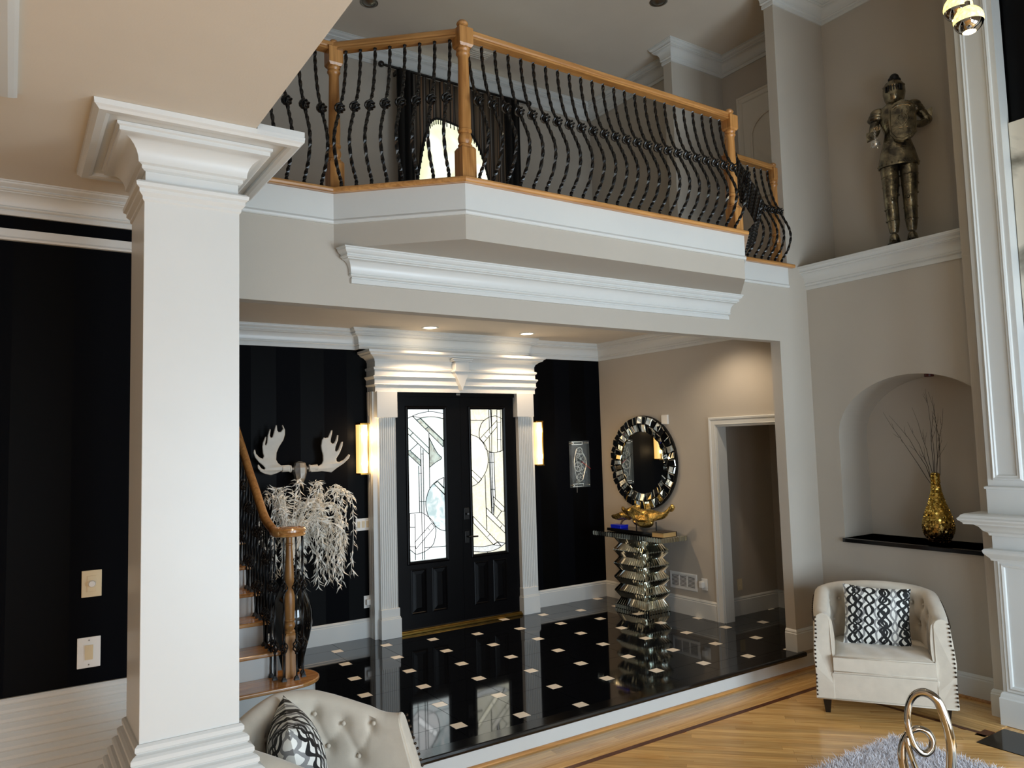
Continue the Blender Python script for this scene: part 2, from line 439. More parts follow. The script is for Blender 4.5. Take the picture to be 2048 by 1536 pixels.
def canvas_mat():
    m = mat('abstract_canvas', (206,200,188), 0.6, rgb2=(226,220,208), scale=3)
    nt = m.node_tree; N = nt.nodes; L = nt.links; p = N['Principled BSDF']
    no = N.new('ShaderNodeTexNoise'); no.inputs['Scale'].default_value = 2.2; no.inputs['Detail'].default_value = 8; no.inputs['Distortion'].default_value = 0.8
    tc = N.new('ShaderNodeTexCoord'); L.new(tc.outputs['Object'], no.inputs['Vector'])
    rp = N.new('ShaderNodeValToRGB'); rp.color_ramp.elements[0].position = 0.36; rp.color_ramp.elements[0].color = lin((120,116,104))
    rp.color_ramp.elements[1].position = 0.52; rp.color_ramp.elements[1].color = lin((214,208,194))
    L.new(no.outputs['Fac'], rp.inputs['Fac']); L.new(rp.outputs[0], p.inputs['Base Color'])
    return m
M['canvas'] = canvas_mat()

# ------------------------------------------------------------------ setting
def clip_poly(poly, x0, y0, x1, y1):
    def cut(P, f, inter):
        out = []
        for i in range(len(P)):
            a, b = P[i-1], P[i]
            fa, fb = f(a), f(b)
            if fb:
                if not fa: out.append(inter(a,b))
                out.append(b)
            elif fa: out.append(inter(a,b))
        return out
    def ix(v): return lambda a,b: (v, a[1]+(b[1]-a[1])*(v-a[0])/(b[0]-a[0]))
    def iy(v): return lambda a,b: (a[0]+(b[0]-a[0])*(v-a[1])/(b[1]-a[1]), v)
    for f, it in ((lambda p: p[0]>=x0, ix(x0)), (lambda p: p[0]<=x1, ix(x1)), (lambda p: p[1]>=y0, iy(y0)), (lambda p: p[1]<=y1, iy(y1))):
        poly = cut(poly, f, it)
        if len(poly) < 3: return []
    return poly
def area2(P): return abs(sum(P[i-1][0]*P[i][1]-P[i][0]*P[i-1][1] for i in range(len(P))))/2

ZF = 0.16           # entrance hall floor
YP, YB = 4.242, 4.342   # wall with the wide opening: living side, hall side
YD = 7.12           # front wall
XM = 5.98           # entrance hall right wall
XN = 6.06           # living room niche wall
ZC1 = 3.165         # entrance hall ceiling / low ceiling
ZU = 3.53           # upper floor level
ZT = 6.17           # high ceiling

# living room floor: base + boards
fl = struct(MB().box(-4.2,-4.5,-0.12, 6.3,4.24,-0.004).build('floor', M['floor_oak']))
def board(poly, mt, name='board', ang=0.0):
    # built along its own grain, then turned into place
    c, s_ = math.cos(-ang), math.sin(-ang)
    o = MB().prism([(x*c-y*s_, x*s_+y*c) for x,y in poly], -0.004, 0.0).build(name, mt, fl)
    o.rotation_euler = (0,0,ang)
def field(x0, y0, x1, y1, w=0.062, gap=0.0007):
    rt = 2**-0.5
    # u along (1,-1)/rt2, v along (1,1)/rt2
    vs = [(x+y)*rt for x in (x0,x1) for y in (y0,y1)]; us = [(x-y)*rt for x in (x0,x1) for y in (y0,y1)]
    v = math.floor(min(vs)/w)*w
    while v < max(vs):
        u = min(us) - random.random()*1.1
        while u < max(us):
            l = random.uniform(0.7, 1.5)
            q = [(u+gap,v+gap),(u+l-gap,v+gap),(u+l-gap,v+w-gap),(u+gap,v+w-gap)]
            P = clip_poly([((a+b)*rt, (b-a)*rt) for a,b in q], x0, y0, x1, y1)
            if len(P) >= 3 and area2(P) > 0.0008: board(P, M['floor_oak'], 'board', -PI/4)
            u += l
        v += w
field(2.35, 2.0, 5.398, 3.868)
board([(1.9,3.872),(5.44,3.872),(5.44,3.912),(1.9,3.912)], M['walnut'], 'inlay_board')
board([(5.40,2.69),(5.44,2.69),(5.44,3.871),(5.40,3.871)], M['walnut'], 'inlay_board')
board([(5.36,2.625),(5.50,2.625),(5.50,2.689),(5.36,2.689)], M['walnut'], 'inlay_board')
y = 3.914
while y < 4.23:
    x = 1.9 - random.random()
    while x < 6.05:
        l = random.uniform(0.9, 1.7)
        a, b = max(x,1.9), min(x+l, 6.05)
        if b-a > 0.05: board([(a+.0007,y),(b-.0007,y),(b-.0007,min(y+.0635,4.236)),(a+.0007,min(y+.0635,4.236))], M['floor_oak'])
        x += l
    y += 0.065
x = 5.442
while x < 6.04:
    yy = 2.63 - 0.3*random.random()
    while yy < 3.91:
        l = random.uniform(0.6, 1.2); a, b = max(yy,2.63), min(yy+l,3.912)
        if x < 5.5: a = max(a, 2.69)
        if b-a > 0.05: board([(x,a+.0007),(min(x+.0635,6.05),a+.0007),(min(x+.0635,6.05),b-.0007),(x,b-.0007)], M['floor_oak'], 'board', PI/2)
        yy += l
    x += 0.065
hearth = MB()
hearth.box(5.23,0.6,-0.003, 5.60,2.615,0.004)
struct(hearth.build('hearth_tile', M['granite'], bevel=0.002))

# entrance hall floor with black tiles and cream insets
ff = struct(MB().box(-0.6,4.30,-0.1, 7.3,YD+0.1,ZF-0.006).build('floor', M['grout']))
S, t = 0.4388, 0.0925
c0 = (3.383, 4.352)
X0, Y0, X1, Y1 = 1.0, 4.314, 7.25, YD
g = 0.0017
for i in range(-14, 16):
    for j in range(-6, 12):
        cx = c0[0] + i*S + j*t; cy = c0[1] - i*t + j*S
        px, py = cx-t/2, cy-t/2
        if not (X0-1 < cx < X1+1 and Y0-1 < cy < Y1+1): continue
        q = clip_poly([(px+g,py+g),(px+t-g,py+g),(px+t-g,py+t-g),(px+g,py+t-g)], X0, Y0, X1, Y1)
        if len(q) >= 3 and area2(q) > 5e-4: MB().prism(q, ZF-0.006, ZF).build('inset_tile', M['creamtile'], ff)
        qx, qy = px+t, py
        q = clip_poly([(qx+g,qy+g),(qx+S-g,qy+g),(qx+S-g,qy+S-g),(qx+g,qy+S-g)], X0, Y0, X1, Y1)
        if len(q) >= 3 and area2(q) > 5e-4: MB().prism(q, ZF-0.006, ZF).build('tile', M['blacktile'], ff)
# step: slab nosing, white riser, oak shoe moulding
nose = [(0.0,0.122),(-0.042,0.122),(-0.050,0.127),(-0.053,0.141),(-0.050,0.155),(-0.042,ZF),(0.072,ZF),(0.072,0.122)]
for xa, xb in ((0.8,2.75),(2.751,4.62),(4.621,5.70)):
    m = MB(); n = len(nose)
    m.add([(xx, 4.2405+o, z) for xx in (xa,xb) for o,z in nose], [tuple(range(n-1,-1,-1)), tuple(range(n,2*n))]+[(i,(i+1)%n,n+(i+1)%n,n+i) for i in range(n)])
    struct(m.build('step_nosing', M['granite'], recalc=True))
struct(MB().box(0.8,4.236,0.0, 6.05,4.30,0.122).build('step_riser', M['white']))
m = MB(); m.sweep([(0.8,4.236),(6.05,4.236)], [(0,0),(0.016,0),(0.015,0.009),(0.010,0.016),(0,0.019)], side=-1)
struct(m.build('trim_1', M['oak']))

# --- walls
def wall(name, mt, *boxes):
    m = MB()
    for b in boxes: m.box(*b)
    return struct(m.build(name, mt))
# wall around the wide opening (with upper pier) and over the left end
wall('wall_opening', M['wall'], (5.642,YP,0,6.18,YB,3.50), (0.80,YP,2.83,5.642,YB,3.50), (5.80,YP,3.50,6.66,YB,ZT))
# niche wall with arched recess
arc_c, arc_r = 3.2365, 0.7665-0.0
def niche_wall():
    m = MB()
    z0, zs = 1.105, 1.985; ya, yb = 2.677, 4.003
    rz = 2.470-zs
    front, back = XN, XN+0.42
    N = 36
    arch = [(yb, z0)] + [((ya+yb)/2+(yb-ya)/2*math.cos(PI*k/N), zs+rz*math.sin(PI*k/N)) for k in range(N+1)] + [(ya, z0)]
    # front face pieces: strips beside and above the arch
    def quad(a,b,c,d): m.add([a,b,c,d],[(0,1,2,3)])
    yl, yr = 4.242, 2.30
    quad((front,yl,0),(front,yr,0),(front,yr,z0),(front,yl,z0))
    quad((front,yl,z0),(front,yb,z0),(front,yb,zs),(front,yl,zs))
    quad((front,ya,z0),(front,yr,z0),(front,yr,zs),(front,ya,zs))
    top = 3.50
    pts = arch[1:-1]
    quad((front,yl,zs),(front,yb,zs),(front,yb,top),(front,yl,top))
    quad((front,ya,zs),(front,yr,zs),(front,yr,top),(front,ya,top))
    for i in range(len(pts)-1):
        a, b = pts[i], pts[i+1]
        quad((front,a[0],a[1]),(front,b[0],b[1]),(front,b[0],top),(front,a[0],top))
    # reveal
    for i in range(len(arch)-1):
        a, b = arch[i], arch[i+1]
        quad((front,a[0],a[1]),(back,a[0],a[1]),(back,b[0],b[1]),(front,b[0],b[1]))
    # back of the recess
    m.add([(back,p[0],p[1]) for p in arch], [tuple(range(len(arch)))])
    quad((front,yb,z0),(front,ya,z0),(back,ya,z0),(back,yb,z0))
    # ledge top
    quad((front,yl,top),(front,yr,top),(6.6,yr,top),(6.6,yl,top))
    return struct(m.build('wall_right', M['wall']))
niche_wall()
struct(MB().box(XN-0.03,2.30,1.072, XN+0.42,4.01,1.105).build('niche_shelf', M['granite'], bevel=0.003))
lampn = MB(); lampn.lathe([(0.035,0),(0.035,0.028)], (XN+0.1,3.24,2.44), 16)
tag(lampn.build('puck_light', M['redplastic'], bevel=0.003), 'small dark red puck light under the top of the wall arch', 'light')
wall('wall_right_upper', M['wall'], (6.535,2.1,3.50,6.70,4.242,ZT))
# chimney breast
wall('wall_chimney', M['wall'], (5.86,-0.1,0,6.55,2.765,ZT), (5.825,2.42,0,5.861,2.765,ZT))
wall('wall_chimney_recess', M['doorblack'], (5.848,0.1,1.64,5.8605,2.41,ZT))
wall('wall_right_rear', M['wall'], (6.06,-1.7,0,6.2,-0.1,ZT))
# front wall (black, striped) with window above
wall('wall_front', M['wall_black'], (-0.6,YD,0,3.15,YD+0.12,ZC1), (4.76,YD,0,6.1,YD+0.12,ZC1), (3.15,YD,2.60,4.76,YD+0.12,ZC1))
wall('wall_front_upper', M['wall'], (-1.2,YD,ZC1,3.45,YD+0.12,ZT), (4.6,YD,ZC1,6.1,YD+0.12,ZT), (3.45,YD,ZC1,4.6,YD+0.12,4.2), (3.45,YD,5.75,4.6,YD+0.12,ZT))
# entrance hall right wall with the cased opening
wall('wall_hall_right', M['wall'], (XM,5.318,0,XM+0.12,YD,ZC1), (XM,YB,0,XM+0.12,4.55,ZC1), (XM,4.55,2.125,XM+0.12,5.318,ZC1))
# small room beyond the cased opening
wall('wall_closet', M['wall'], (XM+0.12,5.455,0,7.3,5.57,ZC1), (6.98,4.2,0,7.1,5.455,ZC1), (XM+0.12,4.2,0,7.0,4.32,ZC1))
wall('wall_hall_left', M['wall_black'], (-0.7,YB,0,-0.58,YD,ZC1))
# left black wall beyond the column
wall('wall_left_black', M['wall_black'], (-4.2,3.872,0,0.80,YB,2.93))
wall('wall_left_black_upper', M['wall_black'], (-4.2,3.874,2.93,0.80,YB,ZC1))
wall('wall_left', M['wall'], (-4.3,-4.5,0,-4.18,4.3,ZC1))
# rear wall with two wide windows; the kitchen side runs further back
wall('wall_rear', M['wall'], (0.60,-1.72,0,1.05,-1.6,ZT),(3.05,-1.72,0,3.55,-1.6,ZT),(5.55,-1.72,0,6.2,-1.6,ZT),
     (1.05,-1.72,0,3.05,-1.6,0.25),(3.55,-1.72,0,5.55,-1.6,0.25),(1.05,-1.72,2.45,3.05,-1.6,ZT),(3.55,-1.72,2.45,5.55,-1.6,ZT))
wall('wall_kitchen_rear', M['wall'], (-4.3,-4.62,0,0.72,-4.5,ZC1))
wall('wall_kitchen_side', M['wall'], (0.60,-4.5,0,0.72,-1.72,ZC1))
for k, xw in enumerate((1.05, 3.55)):
    m = MB(); mm = MB()
    for a in (0,1): m.box(xw+a*1.94,-1.62,0.25, xw+a*1.94+0.06,-1.46,2.45); m.box(xw,-1.62,0.25+a*2.14,xw+2,-1.46,0.31+a*2.14)
    fr = struct(m.build('window_%d' % (k+1), M['white']))
    for xx in (0.65,1.32): mm.box(xw+xx,-1.49,0.31, xw+xx+0.035,-1.45,2.39)
    for z in (0.98,1.70): mm.box(xw+0.06,-1.49,z-0.015, xw+1.94,-1.45,z+0.015)
    mm.build('mullion', M['white'], fr)
# upper hall walls
wall('wall_upper_right', M['wall'], (XM,5.60,ZC1+0.1,XM+0.12,YD,ZT))
wall('wall_upper_pier', M['wall'], (5.75,5.485,ZC1+0.1,6.66,5.60,ZT))
wall('wall_upper_closet', M['wall'], (6.535,YB,ZC1+0.1,6.66,5.49,ZT))
wall('wall_upper_left', M['wall'], (-1.3,YP,ZC1,-1.18,YD,ZT))
wall('wall_over_low_ceiling', M['wall'], (0.60,-4.5,ZC1+0.001,0.727,YP,ZT))
# ceilings
def ceil(name, *bx):
    m = MB()
    for b in bx: m.box(*b)
    return struct(m.build(name, M['ceiling']))
ceil('ceiling', (0.6,-4.6,ZT,6.9,YP,ZT+0.1), (-1.3,YP,ZT,6.9,7.3,ZT+0.1))
ceil('ceiling_low', (-4.3,-4.5,ZC1,0.727,3.9,ZC1+0.06))
# hall ceiling / upper floor slab with the stair opening cut out (diagonal corner)
m = MB(); m.prism([(1.56,YB-0.001),(7.3,YB-0.001),(7.3,YD),(1.72,YD),(1.2,5.3)], ZC1, 3.49)
m.box(0.8,YP+0.1,3.2,1.3,5.0,3.49)
struct(m.build('ceiling_hall', M['ceiling']))
struct(MB().box(-1.2,YB,3.49,6.6,YD,ZU-0.005).build('floor_upper', M['oak_y']))

# --- balcony bump: white band, painted apron, soffit
BX = [(1.575,YP),(2.16,3.70),(4.555,3.70),(5.14,YP)]
m = MB(); m.prism(BX, 3.172, 3.498); struct(m.build('balcony_box', M['wall']))
BX2 = [(0.80,YP)]+BX+[(5.80,YP)]
band = [(0,3.316),(0.010,3.316),(0.016,3.322),(0.018,3.332),(0.013,3.340),(0.008,3.346),(0.008,3.498),(0,3.498)]
m = MB(); m.sweep(BX2, band, side=-1); struct(m.build('trim_2', M['white']))
# oak nosing along the edge
tn = [(-0.05,3.499),(0.034,3.499),(0.042,3.504),(0.045,3.515),(0.042,3.526),(0.034,3.531),(-0.05,3.531)]
TX = [(0.80,YP),(1.575,YP)]
for path in ([(0.80,YP),(1.575,YP)], [(1.575,YP),(2.16,3.70)], [(2.16,3.70),(4.555,3.70)], [(4.555,3.70),(5.14,YP)], [(5.14,YP),(5.86,YP)]):
    full = BX2[:-1]+[(5.86,YP)]
    i = full.index(path[0]); 
    # mitre each end by sweeping the whole line and keeping one span
    mm = MB(); mm.sweep(full, tn, side=-1)
    k = len(tn); seg = MB()
    vs = mm.v[i*k:(i+2)*k]
    seg.add(vs, [tuple(range(k-1,-1,-1)), tuple(range(k,2*k))]+[(j,(j+1)%k,k+(j+1)%k,k+j) for j in range(k)])
    struct(seg.build('trim_nosing', M['oak_z'] if False else M['oak'], recalc=True, smooth=30))
struct(MB().prism([(1.6,YB),(2.17,3.75),(4.54,3.75),(5.11,YB)], 3.499, 3.529).build('floor_balcony', M['oak_y']))

# crown profiles (out, z relative to ceiling, negative down)
def crown(h, p):
    pr = [(0,-h),(0.12,-h),(0.12,-0.86*h),(0.07,-0.84*h),(0.07,-0.81*h),(0.17,-0.79*h),(0.21,-0.765*h),(0.21,-0.735*h),(0.17,-0.71*h),(0.20,-0.69*h)]
    for k in range(7):
        a = k/6*PI/2
        pr.append((0.20+0.42*(1-math.cos(a)), -0.69*h+0.36*h*math.sin(a)))
    pr += [(0.62,-0.30*h),(0.72,-0.285*h),(0.76,-0.25*h),(0.72,-0.215*h),(0.72,-0.19*h),(0.84,-0.16*h),(0.93,-0.10*h),(0.94,-0.05*h),(1.0,-0.045*h),(1.0,0),(0,0)]
    return [(o*p if o>0 else 0, z) for o,z in pr]
def trim(name, path, prof, side, mt=None, z=0, closed=False):
    m = MB(); m.sweep(path, [(o, w+z) for o,w in prof], side=side, closed=closed)
    return struct(m.build(name, mt or M['white'], smooth=25))
# moulding under the balcony soffit, returned to the wall at both ends
trim('trim_crown_balcony', [(1.685,YP+0.0),(1.686,YP-0.004),(4.965,YP-0.004),(4.966,YP)], crown(0.20,0.11), -1, z=3.172)
# hall crown with breakfront over the door, then along the right wall
trim('trim_crown_hall', [(0.5,YD),(2.86,YD),(2.86,YD-0.10),(4.86,YD-0.10),(4.86,YD),(XM,YD),(XM,YB)], crown(0.20,0.10), -1, z=ZC1)
# upper hall crown
trim('trim_crown_upper', [(-1.1,YD),(XM,YD),(XM,5.60),(5.75,5.60),(5.75,5.485),(6.535,5.485),(6.535,YB),(5.80,YB),(5.80,YP),(6.535,YP),(6.535,2.765)], crown(0.20,0.11), -1, z=ZT)
# ledge cornice above the niche
trim('trim_ledge', [(XN,YP),(XN,2.765)], crown(0.205,0.115), -1, z=3.522)
struct(MB().box(XN-0.112,2.77,3.50,6.535,YP-0.001,3.524).build('trim_ledge_top', M['white']))
# low ceiling crown and picture band on the left black wall
trim('trim_crown_left', [(-4.1,3.872),(0.80,3.872)], crown(0.125,0.115), -1, z=ZC1)
m = MB(); m.sweep([(-4.1,3.872),(0.80,3.872)], [(0,2.93),(0.022,2.93),(0.026,2.938),(0.02,2.946),(0.02,2.979),(0,2.979)], side=-1)
struct(m.build('trim_band_left', M['white']))
# stacked, ridged base mouldings of the left wall and the column pedestal
ridge = [(0,1.008)]
zz, oo = 1.008, 0.012
for k in range(9):
    ridge += [(oo, zz), (oo+0.006, zz-0.008), (oo+0.006, zz-0.020), (oo, zz-0.027)]
    zz -= 0.035; oo += 0.007
ridge += [(oo, 0.0), (0, 0.0)]
m = MB(); m.sweep([(-4.1,3.872),(0.80,3.872)], ridge, side=-1); struct(m.build('trim_base_left', M['white']))

# neighbouring column cap on the low ceiling (only its corner shows)
cap_prof = [(0.0,-0.10),(0.03,-0.085),(0.03,-0.055),(0.06,-0.04),(0.085,-0.03),(0.085,0),(0,0)]
m = MB(); m.sweep([(-0.45,2.05),(-0.085,2.05),(-0.085,2.75),(-0.45,2.75)], [(o,w+ZC1) for o,w in [(0,-0.03),(0.06,-0.03),(0.075,-0.022),(0.085,-0.015),(0.085,0),(0,0)]], side=-1, closed=True)
m.box(-0.45,2.05,ZC1-0.012,-0.085,2.75,ZC1)
m.box(-0.40,2.22,ZC1-0.20,-0.27,2.58,ZC1)
struct(m.build('trim_ceiling_cap', M['white'], recalc=True))

# baseboards
base = [(0,0),(0.018,0),(0.018,0.150),(0.013,0.158),(0.015,0.166),(0.010,0.176),(0.004,0.184),(0,0.185)]
def bb(name, path, side=-1, z=ZF):
    m = MB(); m.sweep(path, [(o,w+z) for o,w in base], side=side); return struct(m.build(name, M['white']))
bb('baseboard_front_left', [(-0.5,YD),(2.98,YD)])
bb('baseboard_front_right', [(4.97,YD),(XM,YD),(XM,5.405)])
bb('baseboard_closet', [(XM+0.13,5.455),(6.98,5.455),(6.98,4.33)])
bb('baseboard_pier', [(5.642,YB),(5.642,YP),(5.80,YP)], z=ZF)
bb('baseboard_right', [(6.055,YP),(XN,YP),(XN,2.765),(6.0,2.765)][1:3], z=0.0)
m = MB(); m.sweep([(5.80,YP),(XN,YP)], [(o,w+ZF) for o,w in base], side=-1); struct(m.build('baseboard_pier_end', M['white']))
bb('baseboard_chimney', [(5.86,2.765),(5.825,2.765),(5.825,2.64)], side=-1, z=0.0)
shoe = [(0,0),(0.016,0),(0.015,0.009),(0.010,0.016),(0,0.019)]
m = MB(); m.sweep([(XN-0.018,4.22),(XN-0.018,2.80)], shoe, side=-1); struct(m.build('trim_shoe_right', M['oak']))

# casing of the opening in the hall right wall
cas = [(0,0),(0,0.014),(0.012,0.020),(0.018,0.017),(0.055,0.019),(0.062,0.026),(0.078,0.028),(0.085,0.020),(0.085,0)]
fnR = lambda u,v,w: (XM-w, u, v)
m = MB(); m.sweep([(5.315,ZF),(5.315,2.12),(4.555,2.12),(4.555,ZF)], cas, side=-1, fn=fnR)
struct(m.build('trim_casing_hall', M['white'], recalc=True))
struct(MB().box(XM-0.002,5.302,ZF,XM+0.125,5.3185,2.11).box(XM-0.002,4.55,ZF,XM+0.125,4.567,2.11).box(XM-0.002,4.55,2.108,XM+0.125,5.3185,2.1255).build('trim_jamb_hall', M['white']))

# --- front door surround
YF = 6.99   # face of the doors
def flutes(xa, xb, y, z0, z1, n):
    m = MB(); w = (xb-xa)/n
    m.box(xa, y+0.008, z0, xb, YD, z1)
    for k in range(n+1):
        cx = xa + k*w
        a, b = max(xa, cx-w*0.28), min(xb, cx+w*0.28)
        m.box(a, y, z0, b, y+0.010, z1)
    return m
for s_, (xa, xb) in (('left',(3.012,3.190)),('right',(4.655,4.835))):
    p = flutes(xa, xb, 6.935, ZF+0.27, 2.285, 8)
    o = struct(p.build('trim_pilaster_'+s_, M['white']))
    cp = MB(); cp.box(xa-0.028, 6.905, 2.285, xb+0.012, YD, 2.545); cp.build('pilaster_cap', M['white'], o, bevel=0.004)
    pl = MB(); pl.box(xa-0.012, 6.905, ZF, xb+0.022, YD, ZF+0.185); pl.box(xa-0.006, 6.912, ZF+0.185, xb+0.016, YD, ZF+0.20); pl.box(xa-0.004, 6.92, ZF+0.20, xb+0.012, YD, ZF+0.28)
    pl.build('plinth_block', M['white'], o, bevel=0.003)
    sb = MB()
    e0 = xa-0.05 if s_ == 'left' else xb+0.0
    for k in range(3):
        sb.box(e0, 6.975+0.045*k, ZF, e0+0.05, 7.005+0.045*k, 2.545)
    sb.box(e0+0.006, 6.99, ZF, e0+0.05, YD, 2.545)
    sb.build('side_casing', M['white'], o)
hd = [(0,2.540),(0.012,2.540),(0.012,2.592),(0.020,2.598),(0.028,2.612),(0.022,2.620),(0.022,2.662),(0.030,2.670),(0.042,2.690),(0.036,2.698),(0.018,2.702),(0.018,2.752),(0.030,2.758),(0.034,2.774),(0.026,2.782),
      (0.012,2.786),(0.012,2.835),(0.022,2.86),(0.05,2.885),(0.085,2.900),(0.088,2.912),(0.108,2.922),(0.112,2.945),(0,2.945)]
m = MB(); m.sweep([(2.985,YD),(2.985,6.93),(4.865,6.93),(4.865,YD)], hd, side=-1)
m.box(2.985,6.93,2.541,4.865,YD,2.944)
hdr = struct(m.build('trim_door_header', M['white'], smooth=20))
k = MB(); k.box(3.83,6.835,2.770,3.99,6.94,2.858); k.frustum((3.91,6.895,2.858),(0.09,0.045),(3.91,6.885,2.882),(0.125,0.065))
k.prism([(3.825,2.752),(3.995,2.752),(3.912,2.560)], 6.842, 6.94, lambda u,v,w:(u,w,v)); k.box(3.80,6.822,2.858,4.02,6.94,2.874); k.box(3.79,6.815,2.874,4.03,6.94,2.890); k.box(3.815,6.828,2.750,4.005,6.94,2.770)
k.build('keystone', M['white'], hdr, bevel=0.004)
struct(MB().box(3.19,6.965,2.50,4.66,YD,2.545).box(3.19,6.99,ZF,3.215,YD,2.545).box(4.635,6.99,ZF,4.66,YD,2.545).build('trim_door_frame', M['doorblack']))
struct(MB().box(3.19,6.93,ZF,4.66,7.0,ZF+0.022).box(3.19,6.95,ZF+0.02,4.66,7.0,ZF+0.034).build('trim_threshold', M['brass'], bevel=0.004))
sn = MB(); sn.box(3.90,6.955,2.515,3.945,6.975,2.538)
tag(sn.build('door_sensor', M['nickel'], bevel=0.003), 'tiny silver sensor over the meeting edge of the double doors', 'sensor')

# --- the double doors with leaded glass
GL = (3.353, 3.762); GR = (4.083, 4.487); GZ = (0.852, 2.370)
def leaf(idx, x0, x1, gx, knob):
    f = MB()
    zb, zt = ZF+0.036, 2.50; y0, y1 = YF, YF+0.045
    f.box(x0,y0,zb,gx[0],y1,zt); f.box(gx[1],y0,zb,x1,y1,zt)
    f.box(gx[0],y0,GZ[1],gx[1],y1,zt); f.box(gx[0],y0+0.012,zb,gx[1],y1,GZ[0])
    # rails around the lower panels
    f.box(gx[0],y0,0.775,gx[1],y1,GZ[0]); f.box(gx[0],y0,zb,gx[1],y1,0.335)
    xm = (gx[0]+gx[1])/2; f.box(xm-0.03,y0,0.335,xm+0.03,y1,0.775)
    d = struct(f.build('door_%d' % idx, M['doorblack']))
    fm = MB(); fnF = lambda u,v,w: (u, y0-w, v)
    fm.sweep([(gx[0],GZ[0]),(gx[1],GZ[0]),(gx[1],GZ[1]),(gx[0],GZ[1])], [(0,0),(0.002,0.008),(0.02,0.014),(0.028,0.012),(0.034,0)], side=-1, closed=True, fn=fnF)
    fm.build('glass_moulding', M['doorblack'], d, recalc=True)
    for a, b in ((gx[0],xm-0.03),(xm+0.03,gx[1])):
        pm = MB(); pm.sweep([(a,0.335),(b,0.335),(b,0.775),(a,0.775)], [(0,0.0),(0,0.006),(-0.012,0.010),(-0.02,0.002),(-0.045,0.006),(-0.06,0.008)], side=-1, closed=True, fn=fnF)
        pm.box(a+0.058,y0-0.008,0.393,b-0.058,y0+0.012,0.717)
        pm.build('raised_panel', M['doorblack'], d, recalc=True)
    return d
dL = leaf(1, 3.215, 3.956, GL, False)
dR = leaf(2, 3.958, 4.635, GR, True)
def hom(x, y, side):
    if side == 'L':
        t_ = (y-82)/1360.0; xl = 118+17*t_; xr = 422+35*t_; yb = 1460-(x-135)*0.124; yt = 82
        u = (x-xl)/(xr-xl); v = (y-yt)/(yb-yt)
        return (GL[0]+u*(GL[1]-GL[0]), GZ[1]-v*(GZ[1]-GZ[0]))
    t_ = (y-86)/1280.0; xl = 678+37*t_; xr = 963+40*t_; yb = 1380-(x-715)*0.12; yt = 86
    u = (x-xl)/(xr-xl); v = (y-yt)/(yb-yt)
    return (GR[0]+u*(GR[1]-GR[0]), GZ[1]-v*(GZ[1]-GZ[0]))
def glazing(door, side, gx, backm, panes, leads):
    b = MB(); b.box(gx[0],YF+0.016,GZ[0],gx[1],YF+0.022,GZ[1]); b.build('pane', backm, door)
    fnG = lambda u,v,w: (u, w, v)
    for pts, mk in panes:
        P = clip_poly([hom(x,y,side) for x,y in pts], gx[0], GZ[0], gx[1], GZ[1])
        if len(P) < 3: continue
        MB().prism(P, YF+0.0115, YF+0.0155, fnG).build('pane', M[mk], door)
        leads.append(None); leads[-1] = ('w', P+[P[0]])
    for l in leads:
        if isinstance(l, tuple) and l[0] == 'w': P = l[1]
        else:
            P = [hom(x,y,side) for x,y in l]
        P = [(min(max(x,gx[0]),gx[1]), min(max(z,GZ[0]),GZ[1])) for x,z in P]
        m = MB()
        for i in range(len(P)-1):
            (a,b_),(c,d_) = P[i],P[i+1]
            L_ = math.hypot(c-a,d_-b_)
            if L_ < 1e-4: continue
            nx, nz = -(d_-b_)/L_*0.0032, (c-a)/L_*0.0032
            m.add([(a+nx,YF+0.0085,b_+nz),(a-nx,YF+0.0085,b_-nz),(c-nx,YF+0.0085,d_-nz),(c+nx,YF+0.0085,d_+nz),
                   (a+nx,YF+0.013,b_+nz),(a-nx,YF+0.013,b_-nz),(c-nx,YF+0.013,d_-nz),(c+nx,YF+0.013,d_+nz)],
                  [(0,1,2,3),(7,6,5,4),(0,4,5,1),(1,5,6,2),(2,6,7,3),(3,7,4,0)])
        if m.v: allm.append(m)
allm = []
def arcp(pts, n=5): return [(p.x,p.y) for p in crom([(x,y,0) for x,y in pts], n)]
Lp = [
 (arcp([(118,165),(160,143),(220,118),(295,103),(360,107),(425,122)])+arcp([(425,165),(350,150),(300,148),(240,158),(195,180)])[0:]+[(160,143)], 'glass_white'),
 ([(225,160)]+arcp([(240,158),(300,148),(350,150),(430,168)])+[(430,370)], 'glass_pale'),
 ([(160,143),(222,158),(425,368),(425,425)], 'glass_green'),
 ([(118,245),(300,435),(302,492),(118,300)], 'glass_pale'),
 ([(140,458),(228,545),(232,600),(118,485),(118,460)], 'glass_green'),
 (arcp([(432,702),(370,735),(310,800),(278,900),(278,980),(300,1060),(350,1130),(400,1170),(457,1185)])+[(440,860),(345,760),(378,738),(432,800)], 'glass_swirl'),
 (arcp([(302,340),(345,430),(380,490),(412,527),(360,565),(305,612)]), 'glass_green'),
 ([(345,760),(378,738),(440,800),(440,855)], 'glass_pale'),
 ([(135,1030)]+arcp([(200,1020),(250,1025),(325,1085),(358,1150),(362,1200),(345,1290),(310,1335),(260,1370),(200,1392)])+[(182,1390),(135,1350)], 'glass_white'),
 ([(180,1285),(325,1115),(350,1150),(188,1345)], 'glass_white'),
]
Ll = [[(270,262),(297,238)],[(140,322),(165,295)],[(140,458),(205,395)],[(118,460),(140,458)],[(212,598),(222,1022)],[(230,425),(245,1440)],[(250,450),(265,1440)],
 [(232,490),(252,490)],[(214,665),(240,665)],[(218,920),(275,920)],[(300,300),(308,800)],[(290,1155),(312,1180)],[(180,1030),(184,1445)],[(135,1150),(182,1150)],[(135,1325),(184,1325)],[(265,1335),(455,1318)],[(295,82),(295,103)]]
glazing(dL, 'L', GL, M['glass_cool'], Lp, Ll)
leadL = MB(); 
for a in allm: leadL.add(a.v, a.f)
